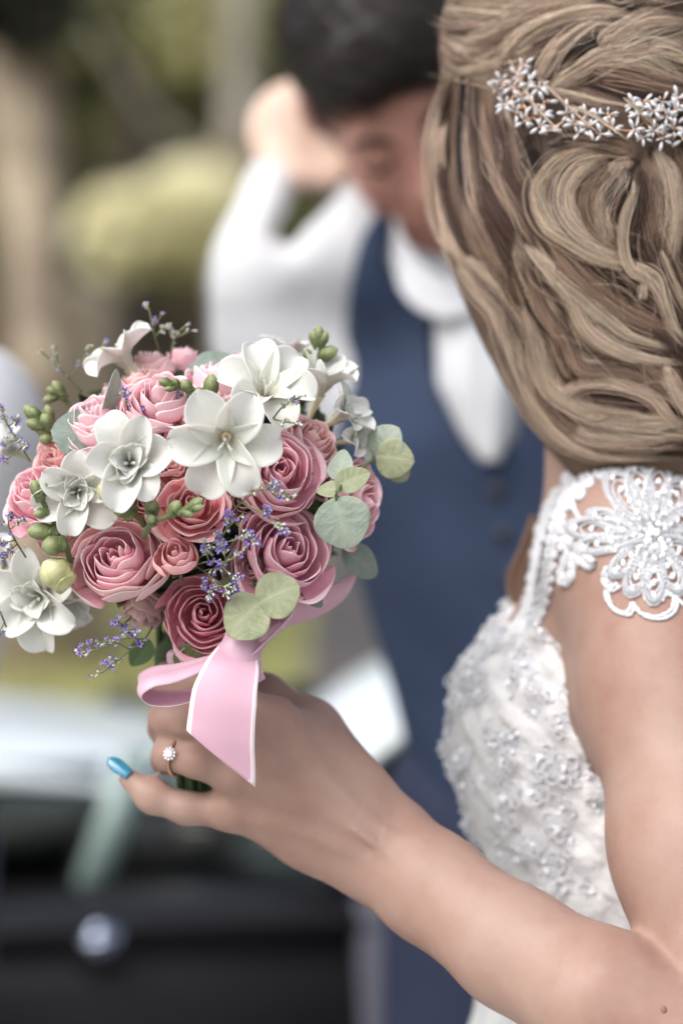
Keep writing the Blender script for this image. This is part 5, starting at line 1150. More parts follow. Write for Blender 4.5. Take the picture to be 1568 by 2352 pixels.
rose(258, 1268, 112, 0, M_rose_pink, (-0.12, 0.38, 0.9), 0.004, 0.4, (1, 1.12, 1.05), M_rose_cream, 'large rose with cream edged outer petals at lower left')
rose(470, 1405, 100, 2, M_rose_deep, (0.10, 0.12, 1), 0.012, 1.1, (1, 0.98, 1), None, 'deepest pink rose above the ribbon')
rose(672, 1250, 116, 1, M_rose_mauve, (0.28, 0.30, 0.9), 0.006, 2.0, (0.98, 1.12, 1), None, 'mauve pink rose under the sea lavender')
rose(650, 1070, 112, 2, M_rose_pink, (0.22, 0.30, 0.95), 0.002, 3.3, (1.02, 0.92, 1))
rose(440, 1145, 84, 3, M_rose_coral, (0.05, 0.35, 0.95), 0.004, 5.0, (0.95, 1, 1), None, 'small coral rose under the large freesia')
rose(402, 1258, 54, 4, M_rose_coral, (-0.05, 0.55, 0.85), 0.000, 0.2, (1.0, 1.05, 1.2), None, 'coral rosebud in the middle of the bouquet')
rose(858, 1150, 82, 1, M_rose_pink, (0.88, 0.12, 0.55), 0.01, 0.9, (1, 1.45, 1))
rose(365, 878, 92, 2, M_rose_pale, (-0.05, 0.78, 0.65), 0.004, 2.2, (1.05, 0.95, 1))
rose(205, 935, 95, 0, M_rose_pale, (-0.25, 0.72, 0.6), 0.010, 1.2, (1.05, 0.95, 1))
rose(58, 1110, 92, 1, M_rose_pink, (-0.45, 0.55, 0.7), 0.0, 0.3, (1, 1, 1.1), None, 'pink rose at the left edge of the picture')
rose(490, 835, 105, 3, M_rose_pale, (0.0, 0.95, 0.25), 0.035, 0.5)
rose(728, 985, 84, 2, M_rose_salmon, (0.5, 0.6, 0.6), 0.02, 1.4)
rose(385, 985, 84, 0, M_rose_salmon, (0.0, 0.6, 0.8), 0.022, 2.6, (1, 1, 1))
rose(395, 1062, 60, 3, M_rose_salmon, (-0.1, 0.2, 1), 0.026, 0.9)
rose(305, 855, 75, 3, M_rose_salmon, (-0.35, 0.85, 0.3), 0.035, 0.9)
rose(318, 1435, 72, 3, M_rose_dusty, (-0.2, -0.8, 0.35), 0.03, 0.4, (1, 0.8, 1), None, 'faded brownish rose underneath')
rose(110, 1215, 78, 0, M_rose_salmon, (-0.35, -0.15, 0.8), 0.020, 0.9)
rose(575, 1300, 78, 0, M_rose_dusty, (-0.15, 0.1, 1), 0.022, 0.1)
rose(548, 1462, 72, 3, M_rose_coral, (0.25, -0.75, 0.5), 0.020, 0.1, (1, 0.8, 1))
rose(115, 1040, 66, 1, M_rose_salmon, (-0.4, 0.3, 0.8), 0.03, 0.1)

rose(330, 815, 66, 0, M_rose_salmon, (-0.3, 0.9, 0.2), 0.05, 0.2)
rose(255, 880, 62, 2, M_rose_pale, (-0.4, 0.8, 0.3), 0.045, 1.2)
rose(150, 985, 70, 3, M_rose_pink, (-0.4, 0.5, 0.6), 0.035, 2.2)
rose(480, 900, 66, 0, M_rose_pale, (0.1, 0.8, 0.5), 0.030, 0.4)
rose(330, 1150, 60, 3, M_rose_salmon, (0, 0.1, 1), 0.030, 0.9)
rose(560, 1150, 56, 3, M_rose_dusty, (0, 0.1, 1), 0.035, 0.9)
rose(690, 850, 60, 0, M_rose_pale, (0.3, 0.9, 0.1), 0.065, 0.7)
rose(420, 800, 60, 3, M_rose_pink, (0.0, 1.0, 0.1), 0.07, 0.7)
rose(560, 815, 62, 2, M_rose_pale, (0.2, 1.0, 0.1), 0.06, 0.7)
rose(770, 1085, 62, 0, M_rose_salmon, (0.5, 0.2, 0.7), 0.04, 0.7)
# ---- freesias
def fre_petal(L, w, a, lift, recurve, cup, rs, thick=0.016, base=0.10):
    nu, nv = 17, 24; u = np.linspace(-1, 1, nu)[None]; v = np.linspace(0, 1, nv)[:, None]; tipv = True
    # centre line in (r, z): steep throat, then spreading
    ang = lerp(1.35, lift, sstep(v, 0.05, 0.55)) - recurve * sstep(v, 0.6, 1.0)
    dr = np.cos(ang) / (nv - 1) * L; dz = np.sin(ang) / (nv - 1) * L
    r = base + np.cumsum(dr, 0) - dr[0]; z = np.cumsum(dz, 0) - dz[0] - L * 0.30
    ww = w * (0.20 + 0.80 * np.sin(np.pi * np.clip(v, 0, 1) ** 0.85 * 0.62) ** 1.2) * np.sqrt(np.clip(1 - np.clip((v - 0.55) / 0.45, 0, 1) ** 2.3, 0.002, 1))
    p = rs.uniform(0, 6.28, 3)
    lat = u * ww; up = cup * u ** 2 * ww + 0.012 * np.sin(u * 5 + p[0]) * v + 0.018 * np.sin(v * 6 + p[1]) * u
    nz = np.cos(ang); nr = -np.sin(ang)
    R_ = r + nr * up; Z_ = z + nz * up
    G = np.stack([R_ * math.cos(a) - lat * math.sin(a), R_ * math.sin(a) + lat * math.cos(a), Z_ + 0 * lat], -1)
    V, Q = shell(G, thick * (1 - 0.6 * v ** 3) + 0 * u); tn = np.clip(0.15 + 1.0 * v + 0 * u, 0, 1).ravel(); return V, Q, np.concatenate([tn, tn])
def make_freesia(seed, openness=1.0, double=False):
    rs = np.random.default_rng(seed); outs = []
    for k in range(6):
        inner = k % 2 == 0; a = k * math.pi / 3 + rs.uniform(-0.12, 0.12)
        V, Q, tn = fre_petal(1.22 * rs.uniform(0.93, 1.08), (0.38 if inner else 0.45) * rs.uniform(0.92, 1.1), a, lerp(1.1, 0.22, openness) + (0.16 if inner else 0) + rs.uniform(-0.15, 0.15), rs.uniform(0.1, 0.9), rs.uniform(0.35, 0.85), rs)
        outs.append(fast_mesh('petal', V, Q, tone=tn))
    c = Acc()
    pr = [(0.03, -1.35), (0.07, -1.0), (0.10, -0.7), (0.16, -0.42), (0.19, -0.30)]
    th = np.linspace(0, 2 * np.pi, 14, endpoint=False); V = np.array([[(r * math.cos(t), r * math.sin(t), z) for t in th] for r, z in pr]); c.add(V, grid_faces(14, len(pr), True), tone=0.1)
    for k in range(3):
        a = k * 2.1 + 0.5; e = np.array((0.10 * math.cos(a), 0.10 * math.sin(a), 0.22)); c.add(*tube(spline([(0, 0, -0.45), (0.04 * math.cos(a), 0.04 * math.sin(a), 0), e], 8), np.linspace(0.018, 0.03, 8), 6), tone=0.9)
        for s_ in (-0.5, 0.5): c.add(*tube(spline([e, e + np.array((0.05 * math.cos(a + s_), 0.05 * math.sin(a + s_), 0.08))], 4), [0.016, 0.014, 0.012, 0.008], 5), tone=1.0)
    if double:
        for k in range(7):
            V, Q, tn = fre_petal(0.72 * rs.uniform(0.8, 1.1), 0.24, rs.uniform(0, 6.28), rs.uniform(0.75, 1.25), rs.uniform(0.2, 0.9), 0.7, rs, base=0.05); c.add(V, Q, tone=tn * 0.9)
    return c.mesh('freesia'), outs
FRE = [make_freesia(2, 0.95), make_freesia(5, 0.62, True), make_freesia(9, 0.78, True), make_freesia(12, 0.45)]
def freesia(x, y, R, kind, axis=None, push=-0.012, spin=0.0, sc3=(1, 1, 1), label=None):
    d = dome(x, y, push); ax = dnormal(x, y) if axis is None else DIR(*axis); rr = S(R * 1.02, d)
    o = bpart('freesia', FRE[kind][0], M_freesia, mat4(P(x, y, d), basis(ax, AU, spin), tuple(rr * s for s in sc3)), label=label)
    for me in FRE[kind][1]: bpart('petal', me, M_freesia, parent=o)
    return o
freesia(518, 1015, 122, 0, (0.0, -0.30, 0.95), -0.016, math.pi / 2, (1.02, 1.04, 1), 'widest open white freesia with its stamens showing')
freesia(298, 1062, 112, 1, (0.08, 0.15, 1.0), -0.008, 1.62, (0.92, 1.08, 1.1))
freesia(178, 1130, 98, 2, (0.05, -0.15, 1.0), 0.002, 0.9)
freesia(88, 1372, 112, 2, (-0.25, -0.15, 0.9), -0.006, 2.2, (1, 1.05, 1), 'white freesia at the lower left')
freesia(612, 892, 112, 0, (0.15, 0.55, 0.85), 0.004, 0.25, (1.02, 0.95, 1))
freesia(742, 880, 82, 3, (0.35, 0.85, 0.4), 0.022, 0.4, (1, 1, 1.1))
freesia(790, 950, 72, 1, (0.75, 0.45, 0.4), 0.022, 0.4)
freesia(280, 818, 100, 0, (-0.55, 0.75, 0.1), 0.03, 0.5, (0.9, 0.9, 1))
freesia(655, 820, 74, 1, (0.1, 0.9, 0.0), 0.06, 0.4)
freesia(8, 1300, 80, 2, (-0.6, 0.1, 0.6), 0.012, 0.4)
freesia(20, 1030, 60, 1, (-0.6, 0.3, 0.4), 0.055, 0.4)
freesia(160, 1385, 62, 3, (0.1, -0.6, 0.6), 0.03, 0.4)
freesia(815, 1010, 52, 2, (0.7, 0.1, 0.5), 0.03, 0.4)

# ---- eucalyptus leaves
def leaf_mesh(seed, asp=0.95, tipk=0.0, fold=0.10, droop=0.15):
    rs = np.random.default_rng(seed); nu, nv = 19, 21; u = np.linspace(-1, 1, nu)[None]; v = np.linspace(0, 1, nv)[:, None]
    w = asp * 0.5 * np.sin(np.pi * v ** 0.82) ** 0.62 * (1 - tipk * v); x = u * w; y = v - 0.0 + 0 * u
    side = np.abs(np.sin(v * 17 - np.abs(u) * 3.0)) ** 8 * np.abs(u) * (1 - np.abs(u) ** 4)
    z = fold * np.abs(x) - droop * (v - 0.4) ** 2 - 0.20 * x ** 2 + 0.010 * np.sin(6 * v + rs.uniform(0, 6)) - 0.012 * np.exp(-(u * 9) ** 2) - 0.004 * side
    G = np.stack([x, y, z], -1); V, Q = shell(G, 0.012)
    tn = (np.exp(-(u * 10) ** 2) * (1 - v * 0.6) * 0.9 + side * 0.55 + 0.25 * np.abs(u) ** 6).ravel(); return fast_mesh('leaf', V, Q, tone=np.concatenate([tn, tn]))
LF = [leaf_mesh(1), leaf_mesh(2, 1.05, 0.0, 0.05, 0.3), leaf_mesh(3, 0.80, 0.25, 0.18, 0.1), leaf_mesh(4, 0.6, 0.1, 0.1, 0.3)]
def leaf(x, y, tx, ty, d, td, k, m=None, face=(0.05, 0.15, 1), label=None, flip=1):
    """from its foot (x, y, d) to its tip (tx, ty, td)"""
    a, b = P(x, y, d), P(tx, ty, td); L = np.linalg.norm(b - a); yy = (b - a) / L; z = nrm(DIR(*face) - yy * np.dot(DIR(*face), yy)); xx = np.cross(yy, z)
    return bpart('leaf', LF[k], m or M_euca, mat4(a, np.array([xx, yy, z]).T, (L, L, L)), label=label)
leaf(232, 1005, 118, 985, 1.432, 1.428, 1, M_euca_dark, (-0.1, 0.3, 1), 'round grey green eucalyptus leaf at the left')
leaf(245, 955, 278, 850, 1.43, 1.43, 3, M_euca, (0.9, 0.1, 0.45))
leaf(455, 875, 540, 820, 1.47, 1.475, 1, M_euca_dark, (0.1, 0.4, 0.9)); leaf(500, 850, 432, 838, 1.465, 1.475, 2, M_euca_dark, (0, 0.6, 0.7))
leaf(858, 1050, 912, 982, 1.46, 1.452, 1, M_euca, (-0.2, 0.3, 0.9)); leaf(862, 1048, 950, 1060, 1.455, 1.45, 1, M_euca2, (0.2, -0.1, 1))
leaf(905, 1070, 935, 1105, 1.47, 1.475, 1, M_euca2, (0.3, -0.3, 1))
leaf(778, 1105, 788, 1030, 1.415, 1.425, 2, M_euca, (-0.3, 0.1, 1))
leaf(772, 1118, 850, 1082, 1.402, 1.408, 2, M_euca2, (0.1, 0.3, 0.9)); leaf(785, 1122, 725, 1128, 1.402, 1.405, 2, M_euca2, (-0.1, 0.5, 0.9))
leaf(768, 1142, 808, 1262, 1.398, 1.402, 1, M_euca, (-0.1, 0.25, 1), 'large round eucalyptus leaf beside the mauve rose')
leaf(790, 1262, 875, 1322, 1.455, 1.475, 3, M_euca_dark, (0, 0.3, 1))
leaf(590, 1388, 686, 1342, 1.398, 1.395, 1, M_euca2, (0.0, 0.25, 1)); leaf(602, 1378, 522, 1460, 1.398, 1.400, 1, M_euca2, (-0.1, 0.25, 1), 'round veined eucalyptus leaf above the ribbon')
leaf(710, 1362, 740, 1395, 1.45, 1.455, 2, M_euca_dark); leaf(400, 1495, 482, 1535, 1.45, 1.452, 2, M_bud, (0, -0.2, 1)); leaf(560, 1345, 505, 1335, 1.43, 1.425, 2, M_bud, (0.1, 0.3, 1))
leaf(345, 1470, 300, 1530, 1.47, 1.475, 2, M_stem); leaf(340, 1260, 310, 1215, 1.44, 1.445, 2, M_stem)
for st_ in ([(772, 1150, 1.400), (780, 1118, 1.401), (850, 1060, 1.455), (880, 1045, 1.458)], [(770, 1150, 1.402), (740, 1230, 1.45), (600, 1400, 1.49)], [(605, 1382, 1.400), (560, 1420, 1.45), (480, 1520, 1.50)]):
    bpart('twig', fast_mesh('twig', *tube(spline(PL(st_), 14), 0.0011, 6)), M_bud)

# ---- freesia buds on curved stems
def bud_mesh(seed, slim=0.36):
    rs = np.random.default_rng(seed); a = Acc(); th = np.linspace(0, 2 * np.pi, 16, endpoint=False)
    pr = [(0.0, 0.08), (0.06, 0.62), (0.2, 0.86), (0.26, 0.80), (0.45, 1.0), (0.68, 0.96), (0.86, 0.66), (0.97, 0.25), (1.0, 0.02)]
    V = np.array([[(slim * q * math.cos(t) * (1 + 0.06 * math.sin(3 * t + z * 2)), slim * q * math.sin(t) * (1 + 0.06 * math.sin(3 * t + z * 2)), z) for t in th] for z, q in pr])
    tn = np.repeat([0.1, 0.1, 0.2, 0.0, 0.35, 0.55, 0.8, 1.0, 1.0], 16); a.add(V, grid_faces(16, len(pr), True), tone=tn)
    for k in range(2):  # sheath
        an = k * 3.14; u = np.linspace(-1, 1, 7)[None]; v = np.linspace(0, 1, 7)[:, None]; ww = 1.3 * (1 - v ** 2) ; rr = slim * (0.70 + 0.30 * v) * 1.06
        G = np.stack([rr * np.cos(an + ww * u), rr * np.sin(an + ww * u), 0.36 * v + 0 * u], -1); V, Q = shell(G, 0.03); a.add(V, Q, tone=0.15)
    return a.mesh('bud')
BM = [bud_mesh(1), bud_mesh(2, 0.28), bud_mesh(3, 0.46)]
def bud(x, y, tx, ty, d, k=0, m=None, td=None):
    a, b = P(x, y, d), P(tx, ty, td or d - 0.004); L = np.linalg.norm(b - a); return bpart('bud', BM[k], m or M_bud, mat4(a, basis((b - a) / L, AF), (L, L, L)))
def spray(stem, buds, r=0.0016, m=None):
    p = spline(PL(stem), 22); bpart('bud_stem', fast_mesh('bud_stem', *tube(p, np.linspace(r * 1.25, r * 0.8, 22), 8)), m or M_bud)
    for b in buds: bud(*b)
spray([(330, 1232, 1.40), (350, 1200, 1.384), (385, 1186, 1.378), (412, 1172, 1.374), (440, 1168, 1.372)], [(352, 1206, 345, 1183, 1.382, 2), (392, 1184, 412, 1150, 1.376, 0), (410, 1176, 448, 1180, 1.374, 1), (430, 1170, 466, 1145, 1.372, 1), (436, 1170, 468, 1163, 1.371, 1), (347, 1180, 350, 1146, 1.386, 2)])
spray([(330, 1205, 1.42), (320, 1190, 1.405), (300, 1180, 1.398)], [(306, 1184, 264, 1150, 1.394, 2), (352, 1182, 350, 1150, 1.392, 2)])
bud(268, 1158, 240, 1098, 1.404, 2, M_budpale); bud(270, 1110, 245, 1100, 1.404, 2, M_budpale)
spray([(165, 1300, 1.43), (150, 1250, 1.415), (125, 1200, 1.408), (98, 1150, 1.404), (88, 1120, 1.402)], [(95, 1150, 76, 1102, 1.402, 1), (92, 1135, 92, 1100, 1.402, 1), (96, 1142, 106, 1108, 1.400, 1), (110, 1175, 78, 1182, 1.404, 0), (135, 1222, 62, 1220, 1.408, 1), (150, 1248, 96, 1256, 1.408, 2), (142, 1235, 118, 1262, 1.412, 0)])
bud(158, 1345, 100, 1290, 1.412, 2, M_budpale); bud(165, 1300, 118, 1300, 1.43, 2, M_budpale)
spray([(505, 950, 1.44), (480, 925, 1.425), (440, 902, 1.415), (395, 882, 1.412)], [(400, 886, 364, 872, 1.411, 1), (412, 890, 398, 868, 1.411, 1), (405, 890, 378, 894, 1.411, 1), (440, 902, 418, 872, 1.412, 0), (468, 915, 450, 890, 1.414, 0), (480, 922, 488, 858, 1.418, 1)])
spray([(700, 900, 1.48), (712, 850, 1.475), (728, 810, 1.472), (732, 780, 1.470)], [(730, 800, 715, 758, 1.47, 1), (732, 796, 732, 748, 1.47, 1), (734, 798, 750, 760, 1.47, 1), (722, 826, 776, 800, 1.472, 1), (716, 840, 700, 798, 1.472, 1)])
spray([(150, 1010, 1.47), (120, 985, 1.465), (90, 960, 1.462), (70, 935, 1.46)], [(100, 972, 56, 932, 1.46, 1), (95, 965, 70, 938, 1.458, 1), (110, 985, 60, 968, 1.458, 1), (125, 990, 82, 990, 1.46, 1), (118, 975, 108, 930, 1.46, 1), (130, 1000, 90, 1012, 1.46, 0), (118, 985, 98, 950, 1.455, 0)])
spray([(190, 960, 1.49), (150, 920, 1.488), (130, 895, 1.487)], [(150, 915, 122, 875, 1.486, 1), (140, 905, 108, 892, 1.486, 1), (135, 910, 100, 920, 1.486, 1)])

# ---- sea lavender sprigs
def sprig(stem, branches, n=24, seed=0, size=0.0027, purple=0.5):
    rs = np.random.default_rng(seed + 500); st = Acc(); fl = Acc(); lines = [spline(PL(stem), 16)]; st.add(*tube(lines[0], 0.0006, 5), tone=0.05)
    for b in branches: q = spline(PL(b), 9); lines.append(q); st.add(*tube(q, 0.00045, 5), tone=0.05)
    for k in range(int(n * 1.5)):
        L = lines[rs.integers(0, len(lines))] if len(lines) > 1 else lines[0]; i = int(len(L) * (0.25 + 0.74 * rs.random() ** 0.7)); i = min(i, len(L) - 1)
        t = nrm(L[min(i + 1, len(L) - 1)] - L[max(i - 1, 0)]); d = nrm(t * 0.9 + rs.normal(size=3) * 0.55 - AF * 0.15); c = L[i]; R = basis(d, AF); s_ = size * rs.uniform(0.7, 1.25)
        th = np.linspace(0, 2 * np.pi, 6, endpoint=False); pr = [(0, 0.10), (0.35, 0.20), (0.8, 0.26), (1.15, 0.34)]
        V = (np.array([[(math.cos(q) * w, math.sin(q) * w, z) for q in th] for z, w in pr]).reshape(-1, 3) * s_) @ R.T + c
        fl.add(V, grid_faces(6, 4, True), tone=np.repeat([0.1, 0.35, 0.5, 0.6], 6))
        if rs.random() < purple:
            for q in range(5):
                an = q * 1.257 + rs.uniform(-.2, .2); dd = np.array((math.cos(an), math.sin(an), 0)); ss = np.array((-math.sin(an), math.cos(an), 0)); z = np.array((0, 0, 1.1))
                V = np.array([dd * 0.12 + z, dd * 0.4 + ss * 0.22 + z * 1.2, dd * 0.72 + z * 1.22, dd * 0.4 - ss * 0.22 + z * 1.2, dd * 0.4 + z * 1.05]) * s_ @ R.T + c
                fl.add(V, [[0, 1, 2, 3], [0, 3, 4, 1]], tone=[0.75, 0.85, 0.95, 0.85, 1.0])
    o = bpart('sprig', st.mesh('sprig'), M_floret); bpart('florets', fl.mesh('florets'), M_floret, parent=o, kind='stuff')
def d0(x, y): return (x, y, 1.385)
SPR = [
 ([(520, 1190, 1.40), (570, 1140, 1.378), (620, 1118, 1.372), (672, 1142, 1.370)], [[(610, 1122, 1.373), (640, 1140, 1.371), (672, 1146, 1.370)], [(600, 1125, 1.374), (618, 1112, 1.372), (632, 1118, 1.371)]], 26, 0.45),
 ([(545, 1150, 1.385), (590, 1170, 1.376), (620, 1190, 1.372), (655, 1218, 1.370)], [[(600, 1176, 1.374), (612, 1170, 1.372)], [(630, 1200, 1.371), (650, 1222, 1.370)]], 24, 0.45),
 ([(440, 1290, 1.42), (490, 1260, 1.395), (525, 1210, 1.385), (560, 1180, 1.380)], [[(500, 1250, 1.392), (540, 1240, 1.384), (575, 1225, 1.380)], [(520, 1220, 1.386), (525, 1185, 1.382)], [(480, 1262, 1.395), (500, 1230, 1.388)], [(540, 1200, 1.384), (585, 1245, 1.380)]], 48, 0.6),
 ([(440, 1300, 1.42), (480, 1290, 1.398), (520, 1290, 1.388), (565, 1260, 1.382)], [[(480, 1290, 1.396), (470, 1250, 1.390)], [(500, 1290, 1.393), (530, 1320, 1.388), (548, 1325, 1.386)], [(520, 1290, 1.389), (510, 1255, 1.386)]], 46, 0.6),
 ([(450, 1300, 1.43), (480, 1320, 1.405), (500, 1345, 1.398), (520, 1368, 1.394)], [[(480, 1320, 1.404), (470, 1345, 1.400)], [(500, 1345, 1.398), (535, 1350, 1.392)], [(470, 1310, 1.41), (505, 1305, 1.395)], [(490, 1335, 1.40), (480, 1370, 1.396)]], 44, 0.6),
 ([(350, 1440, 1.45), (330, 1470, 1.43), (290, 1500, 1.415), (250, 1535, 1.405), (205, 1556, 1.40)], [[(300, 1492, 1.418), (260, 1475, 1.41), (195, 1480, 1.402)], [(330, 1470, 1.43), (300, 1465, 1.42), (265, 1470, 1.415)], [(270, 1515, 1.41), (245, 1525, 1.405)], [(250, 1480, 1.408), (215, 1495, 1.403), (185, 1500, 1.403)]], 44, 0.75),
 ([(300, 1420, 1.44), (285, 1435, 1.425), (300, 1450, 1.41), (320, 1455, 1.405)], [[(285, 1435, 1.42), (270, 1430, 1.415)]], 12, 0.8),
 ([(370, 820, 1.49), (355, 770, 1.482), (345, 720, 1.478), (338, 702, 1.478)], [[(352, 755, 1.481), (372, 722, 1.478)], [(356, 775, 1.482), (378, 748, 1.480)]], 16, 0.25),
 ([(390, 850, 1.49), (395, 800, 1.484), (405, 770, 1.482), (430, 745, 1.480)], [[(400, 785, 1.483), (392, 752, 1.481)], [(405, 775, 1.482), (440, 760, 1.480)]], 16, 0.25),
 ([(190, 900, 1.50), (150, 860, 1.495), (120, 830, 1.492), (92, 805, 1.49)], [[(135, 845, 1.494), (125, 805, 1.491)], [(160, 870, 1.495), (190, 825, 1.492), (205, 795, 1.49)], [(190, 825, 1.492), (225, 815, 1.49), (240, 785, 1.49)]], 26, 0.2),
 ([(70, 1060, 1.45), (40, 1010, 1.445), (15, 970, 1.442), (5, 940, 1.44)], [[(40, 1010, 1.445), (10, 1020, 1.44)], [(50, 1030, 1.445), (15, 1055, 1.44), (-10, 1060, 1.44)], [(20, 980, 1.443), (40, 965, 1.44)], [(35, 1005, 1.443), (60, 1030, 1.44)]], 52, 0.45),
 ([(60, 1280, 1.43), (35, 1240, 1.42), (20, 1205, 1.415), (30, 1180, 1.41)], [[(35, 1240, 1.42), (5, 1250, 1.41)], [(25, 1215, 1.415), (50, 1195, 1.41)], [(40, 1250, 1.42), (10, 1275, 1.41)]], 34, 0.6),
 ([(15, 1440, 1.42), (5, 1415, 1.415), (-5, 1395, 1.41)], [[(10, 1430, 1.42), (0, 1455, 1.415)]], 10, 0.3),
 ([(300, 960, 1.44), (292, 930, 1.42), (288, 900, 1.415)], [[(320, 960, 1.43), (335, 935, 1.42)]], 14, 0.9), ([(470, 960, 1.44), (440, 925, 1.425), (415, 905, 1.42)], [[(440, 925, 1.424), (450, 905, 1.42)]], 12, 0.9),
 ([(628, 960, 1.405), (645, 938, 1.395), (665, 925, 1.392), (692, 910, 1.390)], [[(650, 935, 1.394), (675, 915, 1.391)]], 12, 0.12),
 ([(628, 962, 1.405), (650, 968, 1.398), (680, 972, 1.395)], [], 6, 0.1),
]
for k, (st_, br, n, pu) in enumerate(SPR): sprig(st_, br, n, k, purple=pu)

# ---- dark leafy filler and core added to darken the gaps, stems, binding
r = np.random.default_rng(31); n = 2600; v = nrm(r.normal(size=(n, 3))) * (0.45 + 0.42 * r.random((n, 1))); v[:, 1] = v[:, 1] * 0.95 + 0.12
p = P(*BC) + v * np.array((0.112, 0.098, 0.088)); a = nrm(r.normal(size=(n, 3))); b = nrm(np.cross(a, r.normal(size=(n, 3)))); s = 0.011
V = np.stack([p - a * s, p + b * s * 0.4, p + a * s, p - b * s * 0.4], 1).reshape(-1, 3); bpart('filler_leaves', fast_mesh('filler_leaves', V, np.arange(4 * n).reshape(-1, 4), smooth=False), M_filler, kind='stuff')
V_, Q_ = ellips(P(450, 1120, 1.52), I3, (0.074, 0.060, 0.062), 24, 14); bpart('shade_core', fast_mesh('shade_core', V_, Q_), M_stem)
for k in range(16):
    an = k * 2.4; rr = 0.0028 * math.sqrt(k); o_ = AR * math.cos(an) * rr + AF * math.sin(an) * rr * 0.9
    top = P(450 + 190 * math.cos(an) * 0.5, 1400, 1.50 + 0.04 * math.sin(an)); q = spline([top, P(400, 1500, 1.498) + o_, P(440, 1660, 1.491) + o_ * 0.9, P(445, 1780, 1.492) + o_, P(452, 1830, 1.497) + o_ * 1.1], 14)
    bpart('stem', fast_mesh('stem', *tube(q, 0.0019, 7)), M_stem)
# ---- ribbon
def ribbon(path, width, normal, name='ribbon', twist=None, label=None, wprof=None, n=40, cut=None):
    q = spline(path, n); T = nrm(np.gradient(q, axis=0)); N0 = np.asarray([nrm(x) for x in (normal if isinstance(normal, list) else [normal, normal])]); nn_ = nrm(spline(N0, n) if len(N0) > 2 else N0[0] + (N0[-1] - N0[0]) * np.linspace(0, 1, n)[:, None])
    side = nrm(np.cross(T, nn_)); w = np.full(n, width) if wprof is None else width * np.interp(np.linspace(0, 1, n), np.linspace(0, 1, len(wprof)), wprof)
    u = np.linspace(-1, 1, 17); nn2 = np.cross(side, T)
    G = q[:, None] + side[:, None] * (w[:, None] / 2 * u[None])[..., None] + nn2[:, None] * (0.0012 * np.sin(u * 2.5 + 1)[None] * np.linspace(0.3, 1, n)[:, None])[..., None]
    if cut is not None:
        e = np.linspace(0, 1, n)[:, None]; G = G + T[:, None] * (cut(u)[None] * e ** 3)[..., None]
    V, Q = shell(G, 0.0004); tn = np.where(np.abs(u) > 0.86, 1.0, 0.5)[None] + 0 * w[:, None]; tn[-1:] = 1.0; tn = tn.ravel()
    return bpart('ribbon', fast_mesh('ribbon', V, Q, tone=np.concatenate([tn, tn])), M_ribbon, label=label)
ribbon(PL([(552, 1482, 1.420), (535, 1530, 1.406), (516, 1600, 1.400), (508, 1680, 1.401), (508, 1745, 1.404)]), 0.0395, [DIR(0.1, 0.5, 0.9), DIR(-0.1, 0.1, 1), DIR(0.0, 0.0, 1)], label='hanging ribbon end cut at a slant', wprof=[0.55, 0.80, 0.98, 1.0, 1.0], cut=lambda u: 0.000 - 0.017 * u)
def band(path, width, wv, label=None, wprof=None, n=60, bow=0.0015):
    q = spline(path, n); T = nrm(np.gradient(q, axis=0)); wv = np.asarray(wv, float); wv = wv if wv.ndim == 2 else np.stack([wv, wv]); W = spline(wv, n) if len(wv) > 2 else wv[0] + (wv[-1] - wv[0]) * np.linspace(0, 1, n)[:, None]
    W = nrm(W - T * (W * T).sum(1)[:, None]); N = np.cross(T, W); w = np.full(n, width) if wprof is None else width * np.interp(np.linspace(0, 1, n), np.linspace(0, 1, len(wprof)), wprof)
    u = np.linspace(-1, 1, 15); G = q[:, None] + W[:, None] * (w[:, None] / 2 * u[None])[..., None] + N[:, None] * (bow * (np.cos(u * 1.4) + 0.4 * np.sin(u * 4))[None] * np.ones((n, 1)))[..., None]
    V, Q = shell(G, 0.0004); tn = (np.where(np.abs(u) > 0.86, 1.0, 0.5)[None] + 0 * w[:, None]).ravel(); return bpart('ribbon', fast_mesh('ribbon', V, Q, tone=np.concatenate([tn, tn])), M_ribbon, label=label)
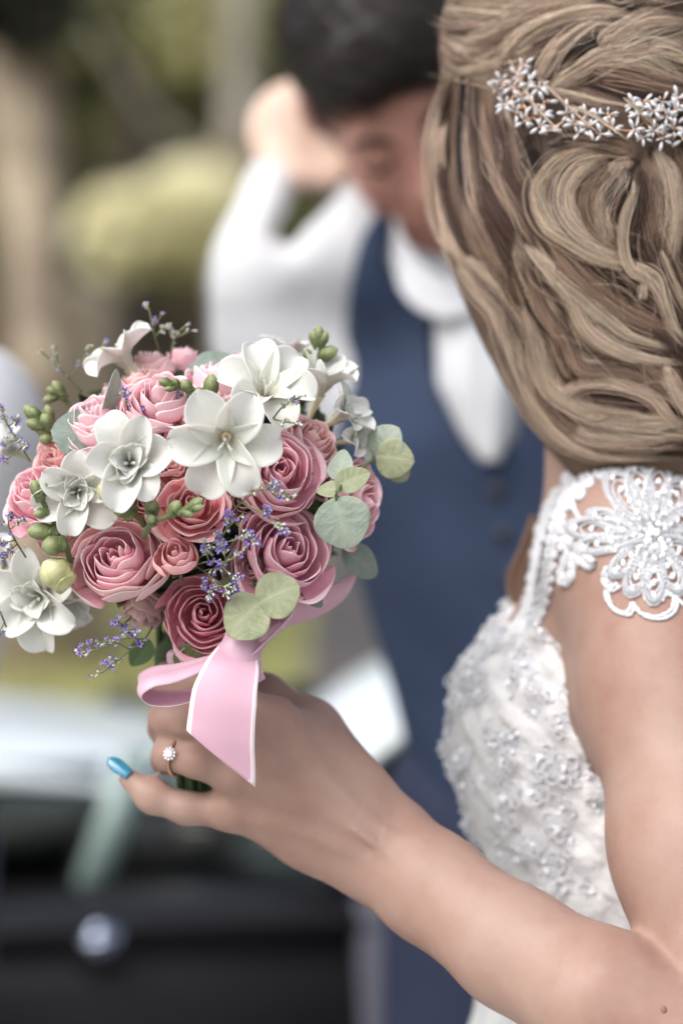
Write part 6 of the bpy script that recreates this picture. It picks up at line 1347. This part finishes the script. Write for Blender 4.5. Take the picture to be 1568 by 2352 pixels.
band(PL([(545, 1505, 1.425), (480, 1522, 1.418), (405, 1546, 1.415), (350, 1556, 1.415), (322, 1578, 1.417), (345, 1600, 1.422), (405, 1602, 1.425), (480, 1580, 1.428), (545, 1530, 1.430)]), 0.019, [DIR(0.0, -0.45, 0.9), DIR(0.1, -0.55, 0.85), DIR(0.15, -0.5, 0.85), DIR(0, -0.35, 0.9)], 'bow loop on the left', [0.45, 0.7, 0.95, 1, 1, 0.95, 0.8, 0.5])
band(PL([(555, 1505, 1.425), (600, 1462, 1.43), (660, 1410, 1.45), (730, 1385, 1.468), (790, 1350, 1.478), (828, 1300, 1.482)]), 0.021, [DIR(0.3, 0.85, 0.35), DIR(0.25, 0.9, 0.3), DIR(0.5, 0.8, 0.2)], 'ribbon sweeping up to the right', [0.5, 0.8, 0.9, 0.95, 0.7, 0.5])
band(PL([(560, 1515, 1.422), (600, 1478, 1.415), (640, 1440, 1.42), (652, 1418, 1.43), (625, 1412, 1.44), (590, 1440, 1.44), (560, 1490, 1.43)]), 0.020, [DIR(0.3, 0.1, 0.9), DIR(0.45, 0.35, 0.8), DIR(0.35, 0.1, 0.9)], 'small bow loop on the right', [0.5, 0.9, 1, 1, 0.9, 0.6])
band(PL([(560, 1500, 1.424), (575, 1540, 1.416), (582, 1560, 1.418), (570, 1535, 1.430)]), 0.014, DIR(0.9, 0.1, 0.3), None, [0.7, 1, 1, 0.8], 20)
band(PL([(420, 1560, 1.46), (404, 1530, 1.452), (400, 1500, 1.45), (425, 1480, 1.455)]), 0.010, DIR(0.85, 0.2, 0.4), None, None, 20)
kn = Acc(); V_, Q_ = ellips(P(552, 1500, 1.418), basis(DIR(0.1, 0.2, 1), AU), (0.016, 0.013, 0.009), 22, 14, lambda L: L * (1 + 0.10 * np.sin(L[..., 0:1] * 9) * (1 - np.abs(L[..., 2:3])))); kn.add(V_, Q_, tone=0.5)
bpart('ribbon_knot', kn.mesh('ribbon_knot'), M_ribbon)
V_, Q_, T_ = tube(spline(PL([(425, 1480, 1.495), (405, 1500, 1.497), (408, 1530, 1.497), (425, 1580, 1.494)]), 12), 0.0135, 20); bn = Acc(); bn.add(V_, Q_, T_, tone=0.5); bpart('stem_wrap', bn.mesh('stem_wrap'), M_stem)
sc.view_layers[0].update()
